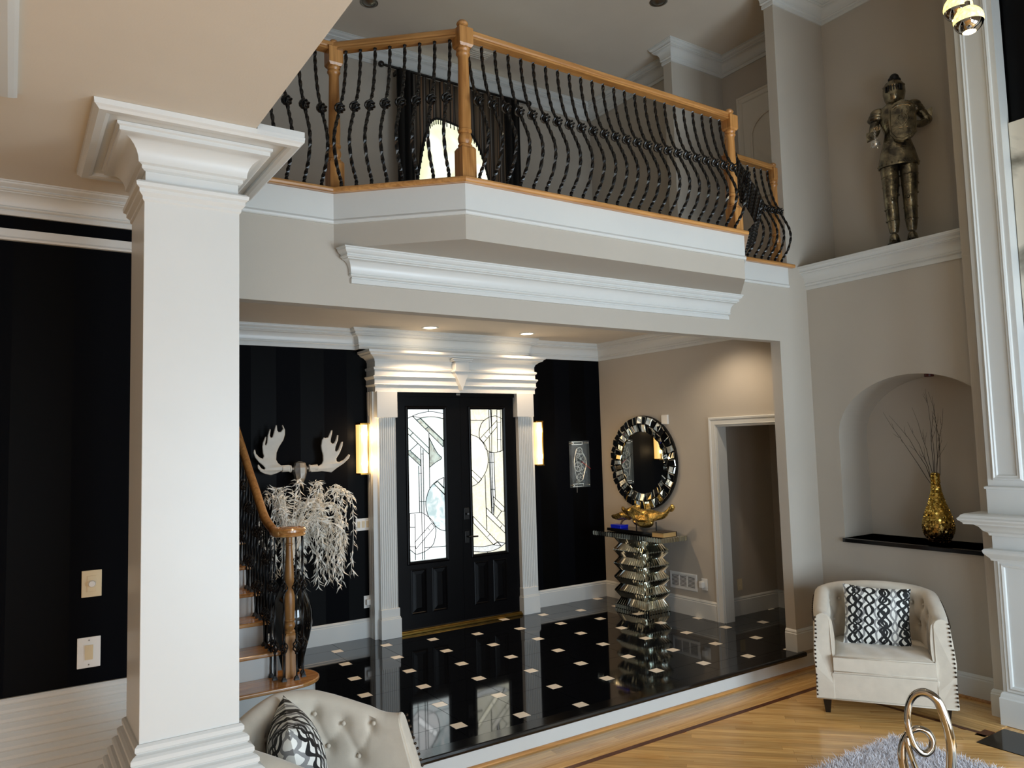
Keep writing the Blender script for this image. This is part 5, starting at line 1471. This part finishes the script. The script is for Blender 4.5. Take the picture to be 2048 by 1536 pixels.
# local frame: x toward room is -x world; ring in y,z
def disc(r0, r1, x0, x1, n=64):
    m = MB(); vs = []
    for x, r in ((x0,r0),(x0,r1),(x1,r1),(x1,r0)):
        for i in range(n): a = 2*PI*i/n; vs.append((x,r*math.cos(a),r*math.sin(a)))
    fs = [(j*n+i,j*n+(i+1)%n,((j+1)%4)*n+(i+1)%n,((j+1)%4)*n+i) for j in range(4) for i in range(n)]
    m.add(vs, fs); return m
disc(0.001,0.525,-0.022,0.0).build('backing', M['dark'], mr, recalc=True)
m = MB(); vs = [(-0.030,0,0)]+[(-0.030,0.345*math.cos(2*PI*i/64),0.345*math.sin(2*PI*i/64)) for i in range(64)]
m.add(vs, [(0,1+(i+1)%64,1+i) for i in range(64)]); m.build('mirror_glass', M['mirror'], mr)
NT = 40
def tile_me(w, h):
    m = MB(); b = 0.006
    m.add([(0,-w,-h),(0,w,-h),(0,w,h),(0,-w,h),(-0.007,-w+b,-h+b),(-0.007,w-b,-h+b),(-0.007,w-b,h-b),(-0.007,-w+b,h-b)],
          [(0,1,5,4),(1,2,6,5),(2,3,7,6),(3,0,4,7),(4,5,6,7),(3,2,1,0)])
    return m.mesh('mirror_tile', M['mirror'])
t_in, t_out = tile_me(0.0275,0.044), tile_me(0.0345,0.044)
for ring_, (rc_, me) in enumerate(((0.387,t_in),(0.476,t_out))):
    for k in range(NT):
        a = 2*PI*(k+0.0*ring_)/NT
        o = link('mirror_tile', me, mr)
        alt = 1 if (k+ring_) % 2 else -1
        tilt_r = -0.30 if ring_ == 0 else 0.10     # dished frame
        Mx = Matrix.Rotation(a-PI/2, 4, 'X') @ Matrix.Rotation(tilt_r + alt*0.07, 4, 'Y') @ Matrix.Rotation(alt*0.20, 4, 'Z')
        Mx.translation = Vector((-0.036-(0.014 if ring_ == 0 else 0.010), rc_*math.cos(a), rc_*math.sin(a)))
        o.matrix_local = Mx

# ------------------------------------------------------------------ mirrored console
CX0, CX1, CY0, CY1 = 5.585, 5.965, 5.755, 6.876
cs = thing('console_table', 'mirrored console table on a zigzag faceted pedestal under the round mirror', 'console table', (5.775,6.315,ZF))
def cl(m): m.v = [(x-5.775,y-6.315,z-ZF) for x,y,z in m.v]; return m
m = MB(); m.box(CX0+0.008,CY0+0.008,0.937,CX1,CY1-0.008,0.980); cl(m).build('tabletop', M['bevelmirror'], cs, bevel=0.003)
m = MB()
def ribs(m, a, b, fixed, axis, z0, z1, n, out, dep=0.007):
    w = (b-a)/n
    for k in range(n):
        u0, u1 = a+k*w, a+(k+1)*w; um = (u0+u1)/2
        if axis == 'y': P = lambda u,d,z: (fixed+out*d, u, z)
        else: P = lambda u,d,z: (u, fixed+out*d, z)
        zm = (z0+z1)/2
        m.add([P(u0,0,z0),P(u1,0,z0),P(u1,0,z1),P(u0,0,z1),P(um,dep,z0+0.008),P(um,dep,z1-0.008)], [(0,1,4),(1,2,5,4),(2,3,5),(3,0,4,5)])
ribs(m, CY0, CY1, CX0+0.008, 'y', 0.932, 0.984, 30, -1)
ribs(m, CX0, CX1, CY0+0.008, 'x', 0.932, 0.984, 10, -1)
cl(m).build('faceted_edge', M['bevelmirror'], cs)
# zigzag pedestal: rectangular tiers, each face made of bevelled strips
px0, px1, py0, py1 = 5.675, 5.945, 6.115, 6.515
zs = [0.935,0.868,0.795,0.722,0.649,0.576,0.503,0.430,0.357,0.284,0.205]
of = [0.045,0.0,0.050,0.0,0.050,0.0,0.050,0.0,0.050,0.0,0.040]
for k in range(len(zs)-1):
    m = MB(); za, zb2 = zs[k], zs[k+1]; oa, ob = of[k], of[k+1]
    core = [(px0,py0),(px1,py0),(px1,py1),(px0,py1)]
    sg = [(-1,-1),(1,-1),(1,1),(-1,1)]
    A = [Vector((x+sx*oa,y+sy*oa,za)) for (x,y),(sx,sy) in zip(core,sg)]; B_ = [Vector((x+sx*ob,y+sy*ob,zb2)) for (x,y),(sx,sy) in zip(core,sg)]
    for e, nn in ((0,10),(1,14),(2,10),(3,14)):
        a0,a1,b0,b1 = A[e],A[(e+1)%4],B_[e],B_[(e+1)%4]
        nrm = (a1-a0).cross(b0-a0).normalized()
        cen_ = Vector((5.81,6.315,(za+zb2)/2))
        if nrm.dot((a0+b1)/2-cen_) < 0: nrm = -nrm
        for i in range(nn):
            u0, u1 = i/nn, (i+1)/nn; um = (u0+u1)/2
            p = [a0.lerp(a1,u0),a0.lerp(a1,u1),b0.lerp(b1,u1),b0.lerp(b1,u0)]
            r1 = a0.lerp(a1,um)+nrm*0.0105+(b0-a0)*0.06; r2 = b0.lerp(b1,um)+nrm*0.0105-(b0-a0)*0.06
            m.add(p+[r1,r2], [(0,1,4),(1,2,5,4),(2,3,5),(3,0,4,5)])
    m.add(A, [(0,1,2,3)]); m.add(B_, [(3,2,1,0)])
    cl(m).build('mirror_tier', M['bevelmirror'], cs)
m = MB(); m.box(5.645,6.045,ZF,5.955,6.585,0.205); ribs(m, 6.045, 6.585, 5.645, 'y', ZF, 0.205, 15, -1); ribs(m, 5.645, 5.955, 6.045, 'x', ZF, 0.205, 8, -1)
cl(m).build('base', M['bevelmirror'], cs)

# things on the console
tray = MB(); tray.box(5.70,6.05,0.984,5.90,6.72,1.022)
dw = thing('driftwood_sculpture', 'gold-leafed driftwood sculpture on a black stand on the mirrored console', 'sculpture', (5.80,6.35,0.985))
def dl(m): m.v = [(x-5.80,y-6.35,z-0.985) for x,y,z in m.v]; return m
dl(MB().box(5.68,5.96,0.985,5.92,6.72,1.018)).build('stand_base', M['granite'], dw, bevel=0.002)
for yy in (6.36,6.05): 
    m = MB(); m.tube([(5.80,yy,1.018),(5.80,yy,1.12)], 0.007, 8); dl(m).build('rod', M['dark'], dw)
def rough(pts, rads, amp, n=14, seed=0):
    from mathutils import noise
    cpts = crom(pts, 6); r2 = []
    for i in range(len(rads)-1):
        for j in range(6): r2.append(rads[i]+(rads[i+1]-rads[i])*j/6)
    r2.append(rads[-1]); m = MB(); m.tube(cpts, r2, n)
    out = []
    for i, v in enumerate(m.v):
        c_ = cpts[min(i//n, len(cpts)-1)]; d_ = Vector(v)-c_
        w_ = Vector(v); w_.y *= 0.35; f_ = 1+amp*0.9*noise.noise(w_*20+Vector((seed,0,0)))+amp*0.35*noise.noise(w_*60)
        out.append(tuple(c_+d_*f_))
    m.v = out; return m
parts = [([(5.80,5.83,1.285),(5.80,5.90,1.215),(5.80,6.05,1.175),(5.80,6.22,1.165),(5.80,6.38,1.185),(5.80,6.50,1.20),(5.80,6.58,1.245)],[0.016,0.030,0.045,0.065,0.075,0.05,0.012],0.8),
 ([(5.80,6.44,1.16),(5.78,6.55,1.15),(5.77,6.66,1.135),(5.78,6.74,1.14)],[0.045,0.038,0.026,0.008],0.8),
 ([(5.80,6.50,1.15),(5.78,6.56,1.10),(5.78,6.60,1.05)],[0.02,0.013,0.005],0.5),
 ([(5.80,6.20,1.19),(5.79,6.10,1.12),(5.79,6.25,1.085),(5.80,6.38,1.10)],[0.02,0.028,0.04,0.03],0.8),
 ([(5.80,5.83,1.25),(5.80,5.80,1.29),(5.80,5.815,1.31)],[0.02,0.026,0.012],0.5)]
for i, (p, r, a) in enumerate(parts): dl(rough(p, r, a, 16, i*3.1)).build('driftwood', M['gold'], dw, smooth=50)
bk = thing('book', 'thick closed book with gilt page edges at the right end of the console', 'book', (5.72,5.855,0.985), R(2))
MB().box(-0.10,-0.085,0.0,0.10,0.085,0.004).build('cover', M['bookcover'], bk); MB().box(-0.10,-0.085,0.050,0.10,0.085,0.054).build('cover', M['bookcover'], bk)
MB().box(-0.094,-0.080,0.004,0.092,0.080,0.050).build('pages', M['bookpaper'], bk); MB().box(0.092,-0.085,0.002,0.10,0.085,0.052).build('spine', M['bookcover'], bk)
bx_ = MB(); bx_.box(-0.06,-0.085,0,0.06,0.085,0.04)
b_ = thing('blue_box', 'small cobalt blue box on the left end of the sculpture stand', 'box', (5.75,6.585,1.0185))
MB().box(-0.055,-0.085,0.0,0.055,0.085,0.022).build('tray', M['blue'], b_, bevel=0.002); MB().box(-0.057,-0.087,0.0225,0.057,0.087,0.038).build('lid', M['blue'], b_, bevel=0.002)

# ------------------------------------------------------------------ skeleton clock
ck = thing('skeleton_clock', 'clear acrylic wall clock with silver gears and a red hand, right of the right sconce', 'clock', (5.60,YD-0.035,1.735))
MB().box(-0.130,0.010,-0.27,0.130,0.016,0.27).build('rear_plate', M['clear'], ck); MB().box(-0.130,-0.035,-0.27,0.130,-0.030,0.27).build('front_plate', M['clear'], ck)
for zz in (-0.245,0.245):
    m = MB()
    for xx in (-0.11,0.11): m.tube([(xx,-0.042,zz),(xx,0.03,zz)], 0.007, 8)
    m.build('standoff', M['silver'], ck)
    m = MB(); m.sweep([(-0.11,zz-0.018),(0.05,zz-0.018),(0.05,zz+0.018),(-0.11,zz+0.018)], [(0,-0.004),(0,0.004),(-0.006,0.004),(-0.006,-0.004)], side=-1, closed=True, fn=lambda u,v,w:(u,w-0.01,v)); m.build('bracket', M['silver'], ck, recalc=True)
def gear(x, z, r, y, teeth):
    m = MB(); n = teeth*4; vs = []
    for yy in (y-0.003,y+0.003):
        for rr_ in ('o','i'):
            for k in range(n):
                a = 2*PI*k/n; q = (r*(1.0 if (k//2)%2 else 0.90)) if rr_ == 'o' else r*0.76
                vs.append((x+q*math.cos(a), yy, z+q*math.sin(a)))
    fs = []
    for k in range(n):
        k2 = (k+1)%n; fs += [(k,k2,n+k2,n+k),(2*n+k,3*n+k,3*n+k2,2*n+k2),(k,2*n+k,2*n+k2,k2),(n+k,n+k2,3*n+k2,3*n+k)]
    m.add(vs, fs)
    for k in range(5):
        a = 2*PI*k/5+r*9; m.tube([(x,y,z),(x+r*0.8*math.cos(a),y,z+r*0.8*math.sin(a))], r*0.05+0.0012, 5)
    m.lathe([(r*0.2,-0.005),(r*0.2,0.005)], (0,0,0), 10)
    q_ = m.v[-20:]; m.v = m.v[:-20]+[(x+a,y+c,z+b) for a,b,c in q_]
    return m
for x, z, r, y, t_n in ((0.0,0.15,0.050,-0.012,14),(0.02,0.06,0.072,-0.004,20),(-0.03,-0.03,0.062,-0.016,16),(0.03,-0.07,0.046,-0.010,12),(0.0,-0.155,0.052,-0.014,14),(-0.045,0.10,0.034,-0.020,10),(-0.03,-0.21,0.026,-0.012,10)):
    gear(x,z,r,y,t_n).build('gear', M['gearmetal'], ck, recalc=True)
m = MB(); m.tube(crom([(0.02,-0.022,0.15),(0.075,-0.022,0.08),(0.09,-0.022,0.0),(0.06,-0.022,-0.10),(0.03,-0.022,-0.18)],5), 0.004, 6); m.tube(crom([(-0.05,-0.022,0.18),(-0.09,-0.022,0.02),(-0.06,-0.022,-0.17)],5), 0.003, 6); m.build('frame_arch', M['silver'], ck)
m = MB(); m.tube([(0.0,-0.045,0.03),(0.135,-0.045,-0.06)], [0.004,0.0025], 6); m.build('minute_hand', M['redhand'], ck)
m = MB(); m.tube([(0.0,-0.048,0.03),(-0.12,-0.048,0.10)], [0.004,0.0025], 6); m.build('hour_hand', M['lead'], ck)
m = MB(); m.tube([(-0.05,-0.01,-0.24),(-0.05,-0.01,-0.33)], 0.002, 6); m.build('pendulum', M['silver'], ck)

# ------------------------------------------------------------------ moose trophy
tr = thing('moose_trophy', 'white moose antlers on a faceted silver head mounted on the black wall', 'trophy', (2.245,YD-0.002,1.80))
ANT_L = [(2.157, 1.851), (2.135, 1.857), (2.071, 1.855), (2.044, 1.877), (2.026, 1.909), (2.029, 1.973), (2.05, 2.025), (2.088, 2.088), (2.1, 2.136), (2.099, 2.179), (2.08, 2.221), (2.075, 2.217), (2.086, 2.19), (2.067, 2.161), (2.045, 2.158), (2.032, 2.175), (2.026, 2.22), (2.019, 2.22), (2.006, 2.164), (1.995, 2.117), (1.977, 2.106), (1.966, 2.128), (1.972, 2.184), (1.965, 2.186), (1.95, 2.134), (1.946, 2.065), (1.934, 2.039), (1.924, 2.05), (1.934, 2.118), (1.927, 2.118), (1.906, 2.066), (1.902, 2.029), (1.908, 1.976), (1.918, 1.945), (1.906, 1.921), (1.872, 1.936), (1.841, 1.968), (1.831, 2.005), (1.823, 2.002), (1.82, 1.979), (1.836, 1.937), (1.872, 1.894), (1.908, 1.866), (1.931, 1.839), (1.921, 1.824), (1.892, 1.835), (1.867, 1.87), (1.859, 1.868), (1.861, 1.842), (1.887, 1.809), (1.929, 1.787), (1.981, 1.776), (2.028, 1.788), (2.071, 1.807), (2.113, 1.806), (2.148, 1.797), (2.156, 1.814)]
ANT_R = [(2.332, 1.844), (2.348, 1.848), (2.371, 1.837), (2.421, 1.835), (2.455, 1.856), (2.469, 1.888), (2.467, 1.938), (2.453, 1.993), (2.448, 2.026), (2.457, 2.081), (2.474, 2.102), (2.485, 2.094), (2.514, 2.102), (2.54, 2.165), (2.549, 2.168), (2.546, 2.134), (2.537, 2.085), (2.537, 2.057), (2.554, 2.04), (2.571, 2.045), (2.586, 2.073), (2.598, 2.122), (2.606, 2.119), (2.603, 2.072), (2.582, 2.012), (2.579, 1.978), (2.59, 1.964), (2.611, 1.983), (2.638, 2.055), (2.649, 2.057), (2.646, 2.021), (2.622, 1.955), (2.59, 1.901), (2.592, 1.873), (2.621, 1.866), (2.662, 1.887), (2.704, 1.936), (2.713, 1.93), (2.703, 1.902), (2.656, 1.854), (2.592, 1.812), (2.545, 1.775), (2.5, 1.783), (2.454, 1.791), (2.409, 1.787), (2.348, 1.787), (2.331, 1.806)]
def antler(P):
    # rounded palmate slab: layered insets grow the thickness away from the outline
    cu = bpy.data.curves.new('antler', 'CURVE'); cu.dimensions = '2D'; cu.fill_mode = 'BOTH'
    cu.extrude = 0.004; cu.bevel_depth = 0.008; cu.bevel_resolution = 2; cu.offset = -0.006
    sp = cu.splines.new('POLY'); sp.points.add(len(P)-1); sp.use_cyclic_u = True
    for i, (x, z) in enumerate(P): sp.points[i].co = (x-2.245, z-1.80, 0, 1)
    o = bpy.data.objects.new('tmp', cu); C.objects.link(o)
    me = bpy.data.meshes.new_from_object(o.evaluated_get(bpy.context.evaluated_depsgraph_get()))
    bpy.data.objects.remove(o); bpy.data.curves.remove(cu)
    import bmesh
    bm = bmesh.new(); bm.from_mesh(me); bmesh.ops.remove_doubles(bm, verts=bm.verts, dist=0.0004)
    bmesh.ops.triangulate(bm, faces=[f for f in bm.faces if len(f.verts) > 4])
    for v in bm.verts:
        x, z, d_ = v.co; cup = 0.9*(abs(x)-0.24)**2 + 0.25*max(0,z-0.1)**2
        v.co = (x, -0.13 - d_ - cup, z)
    bmesh.ops.recalc_face_normals(bm, faces=bm.faces)
    bm.to_mesh(me); bm.free(); me.name = 'antler'; me.materials.clear(); me.materials.append(M['antler']); shade_auto(me, 60)
    return link('antler', me, tr)
antler(ANT_L); antler(ANT_R)
m = MB()
for sx in (-1,1):
    m.tube([(sx*0.165,-0.135,0.025),(sx*0.088,-0.135,0.022)], [0.030,0.026], 14)
    m.tube([(sx*0.096,-0.135,0.022),(sx*0.082,-0.135,0.022)], [0.033,0.033], 14)
m.build('antler_burr', M['antler'], tr, smooth=30)
m = MB()
hd_ = [(0.012,0.0,0.088),(0.050,0.035,0.072),(0.064,0.050,0.03),(0.062,0.055,-0.02),(0.048,0.055,-0.07),(0.030,0.04,-0.11),(0.012,0.02,-0.135)]
nn = 8; vs = []
for w_, d_, z in hd_:
    for k in range(nn):
        a = 2*PI*k/nn+0.2; vs.append((w_*math.cos(a), -0.12-d_*math.sin(a)-0.02, z))
fs = []
for j in range(len(hd_)-1):
    for k in range(nn):
        a,b,c_,d_ = j*nn+k, j*nn+(k+1)%nn, (j+1)*nn+(k+1)%nn, (j+1)*nn+k; fs += [(a,b,c_),(a,c_,d_)]
m.add(vs, fs+[tuple(range(nn)), tuple((len(hd_)-1)*nn+k for k in range(nn))]); m.box(-0.03,-0.10,-0.03,0.03,0.0,0.04)
m.tube([(-0.09,-0.135,0.022),(0.09,-0.135,0.022)], 0.014, 10); m.build('head', M['silver'], tr, recalc=True)

# ------------------------------------------------------------------ black floor vase with white willow
fv = thing('floor_vase', 'tall glossy black floor vase behind the stair newel holding white willow', 'vase', (2.02,6.52,ZF))
m = MB(); pv = [(p.x,p.y) for p in crom([(r,z,0) for r,z in [(0.075,0),(0.085,0.02),(0.115,0.15),(0.155,0.30),(0.172,0.42),(0.155,0.54),(0.11,0.65),(0.075,0.73),(0.065,0.78),(0.078,0.82)]], 5)]
m.lathe(pv+[(0.068,0.82),(0.055,0.76)], (0,0,0), 40, caps=False); m.build('body', M['gloss_black'], fv, smooth=True)
MB().lathe([(0.075,0),(0.075,0.004)], (0,0,0), 32).build('foot', M['gloss_black'], fv)
wl = thing('willow_branches', 'cream artificial willow branches cascading below the moose trophy', 'branches', (2.02,6.52,ZF))
def leaf(m, p, d, up, L_, w):
    d = d.normalized(); s_ = d.cross(up)
    if s_.length < 1e-3: s_ = Vector((1,0,0))
    s_.normalize(); b = p + d*L_*0.45 + up*L_*0.13; e = p + d*L_ - up*L_*0.12
    m.add([p, b+s_*w, b-s_*w, e, p+d*L_*0.75+s_*w*0.5+up*L_*0.02, p+d*L_*0.75-s_*w*0.5+up*L_*0.02], [(0,1,2),(1,4,5,2),(4,3,5)])
for k in range(46):
    m = MB()
    tx = 1.93 + 0.74*((k*0.618)%1.0) + random.uniform(-0.02,0.02); ty = 6.86 + random.uniform(-0.12,0.10)
    top = random.uniform(1.32,1.72) - 0.25*abs(tx-2.28)*0.6
    tx2 = tx + random.uniform(-0.05,0.05)
    end = random.choice((0.74,0.85,0.95,1.05,1.18,0.80)) + (0.12 if tx < 2.1 else 0)*0 + random.uniform(-0.04,0.06)
    mid = (2.02+(tx-2.02)*0.35, 6.55+(ty-6.55)*0.4, 1.35)
    pts = crom([(2.02,6.52,0.80),(2.03,6.53,1.05),mid,(2.02+(tx-2.02)*0.8,ty-0.05,top),(tx,ty,top-0.06),(tx2,ty,(top+end)/2),(tx2+random.uniform(-0.03,0.03),ty,end)], 10)
    m.tube([(p.x-2.02,p.y-6.52,p.z-ZF) for p in pts], 0.0020, 4)
    npt = len(pts)
    for i in range(22, npt-1):
        for rep in range(1 + (i % 2)):
            p = pts[i].lerp(pts[i+1], random.random())-Vector((2.02,6.52,ZF)); t = (pts[i+1]-pts[i]).normalized()
            sd = Vector([random.gauss(0,1) for _ in range(3)]); sd.z *= 0.4; sd.y *= 0.7
            d_ = t*0.55 + sd.normalized()*0.60 + Vector((0,0,-0.35)); L_ = random.uniform(0.05,0.10)
            upv = Vector([random.gauss(0,1) for _ in range(3)]).normalized(); upv = (upv-d_.normalized()*upv.dot(d_.normalized())).normalized()
            leaf(m, p, d_, upv, L_, 0.0068)
    m.build('willow_strand', M['willow'], wl)

# ------------------------------------------------------------------ upper hall window dressing
cr_ = thing('curtain_rod', 'black curtain rod with round end knobs in the upper hall', 'rod', (4.02,6.97,5.915))
m = MB(); m.tube([(-0.88,0,0),(0.90,0,0)], 0.014, 10); m.build('rod', M['iron'], cr_)
for xx in (-0.91,0.93):
    m = MB(); m.sphere((xx,0,0), 0.034, 14, 10); m.build('finial', M['iron'], cr_, smooth=True)
for xx in (-0.70,0.72): MB().box(xx-0.012,0,-0.02,xx+0.012,0.15,0.02).build('bracket', M['iron'], cr_)
# striped shade with a cut-out opening edged by fringe
sd_ = thing('striped_shade', 'brown striped fabric shade with a fringed cut-out over the upper hall window', 'curtain', (4.0,6.98,5.9))
OPN = [(3.50,4.76),(3.535,4.95),(3.575,5.15),(3.615,5.30),(3.66,5.41),(3.73,5.47),(3.82,5.475),(3.95,5.455),(4.08,5.43),(4.17,5.38),(4.25,5.28),(4.31,5.14),(4.365,4.96),(4.42,4.76)]
OPN = [(3.47,4.2)]+OPN+[(4.50,4.2)]
x0_, x1_, zt_, zb_ = 3.42, 4.62, 5.90, 4.2
m = MB(); 
def fold(x): return 0.018*math.sin(x*2*PI/0.11)
cols = 90
def opz(x):
    if x <= OPN[0][0] or x >= OPN[-1][0]: return None
    for (a,b),(c,d_) in zip(OPN,OPN[1:]):
        if a <= x <= c: return b+(d_-b)*(x-a)/max(1e-6,c-a)
vs = []; fs = []
xs_ = [x0_+(x1_-x0_)*k/cols for k in range(cols+1)]
for x in xs_:
    ob_ = opz(x); lo = ob_ if ob_ is not None else zb_
    vs += [(x-4.0, fold(x), zt_-5.9), (x-4.0, fold(x)*0.9, (zt_+lo)/2-5.9), (x-4.0, fold(x)*0.5, lo-5.9)]
for k in range(cols): fs += [(k*3,k*3+1,k*3+4,k*3+3),(k*3+1,k*3+2,k*3+5,k*3+4)]
m.add(vs, fs); pn = m.build('striped_panel', M['curtain'], sd_, smooth=True)
so = pn.modifiers.new('thickness','SOLIDIFY'); so.thickness = 0.004
m = MB(); m.tube(crom([(x-4.0,-0.01,z-5.9) for x,z in OPN[1:-1]],4), 0.013, 6); m.build('edge_cord', M['brown'], sd_)
m = MB(); pts = crom([(x-4.0,-0.012,z-5.9) for x,z in OPN[1:-1]],6)
for p in pts[::2]: m.tube([(p.x,p.y,p.z),(p.x+0.002,p.y,p.z-0.060)], [0.005,0.0065], 5)
fr_ = m.build('fringe', M['brown'], sd_); fr_['kind'] = 'stuff'
def side_curtain(label, xa, xb):
    t_ = thing('side_curtain', label, 'curtain', ((xa+xb)/2,6.95,5.9)); w = (xb-xa)/2; m = MB()
    m.grid(lambda u,v: (-w+2*w*u, 0.03*math.sin(u*PI*5)+0.0, -2.36*v), 26, 3); o = m.build('drape', M['brown'], t_, smooth=True)
    o.modifiers.new('thickness','SOLIDIFY').thickness = 0.006
side_curtain('narrow black drape at the left side of the striped shade', 3.27, 3.46)
side_curtain('narrow black drape at the right side of the striped shade', 4.60, 4.80)
sc_ = thing('iron_scroll', 'grey iron scroll of a lantern bracket seen outside the upper hall window', 'ironwork', (3.9,7.252,5.0))
m = MB(); m.tube(crom([(-0.02,0,-0.8),(-0.01,0,0.0),(0.0,0,0.12),(0.06,0,0.22),(0.09,0,0.30),(0.03,0,0.37),(-0.06,0,0.36),(-0.10,0,0.29),(-0.07,0,0.22),(-0.02,0,0.20),(0.01,0,0.24),(-0.01,0,0.28)],6), 0.010, 8); m.build('scroll', M['lead'], sc_, smooth=True)
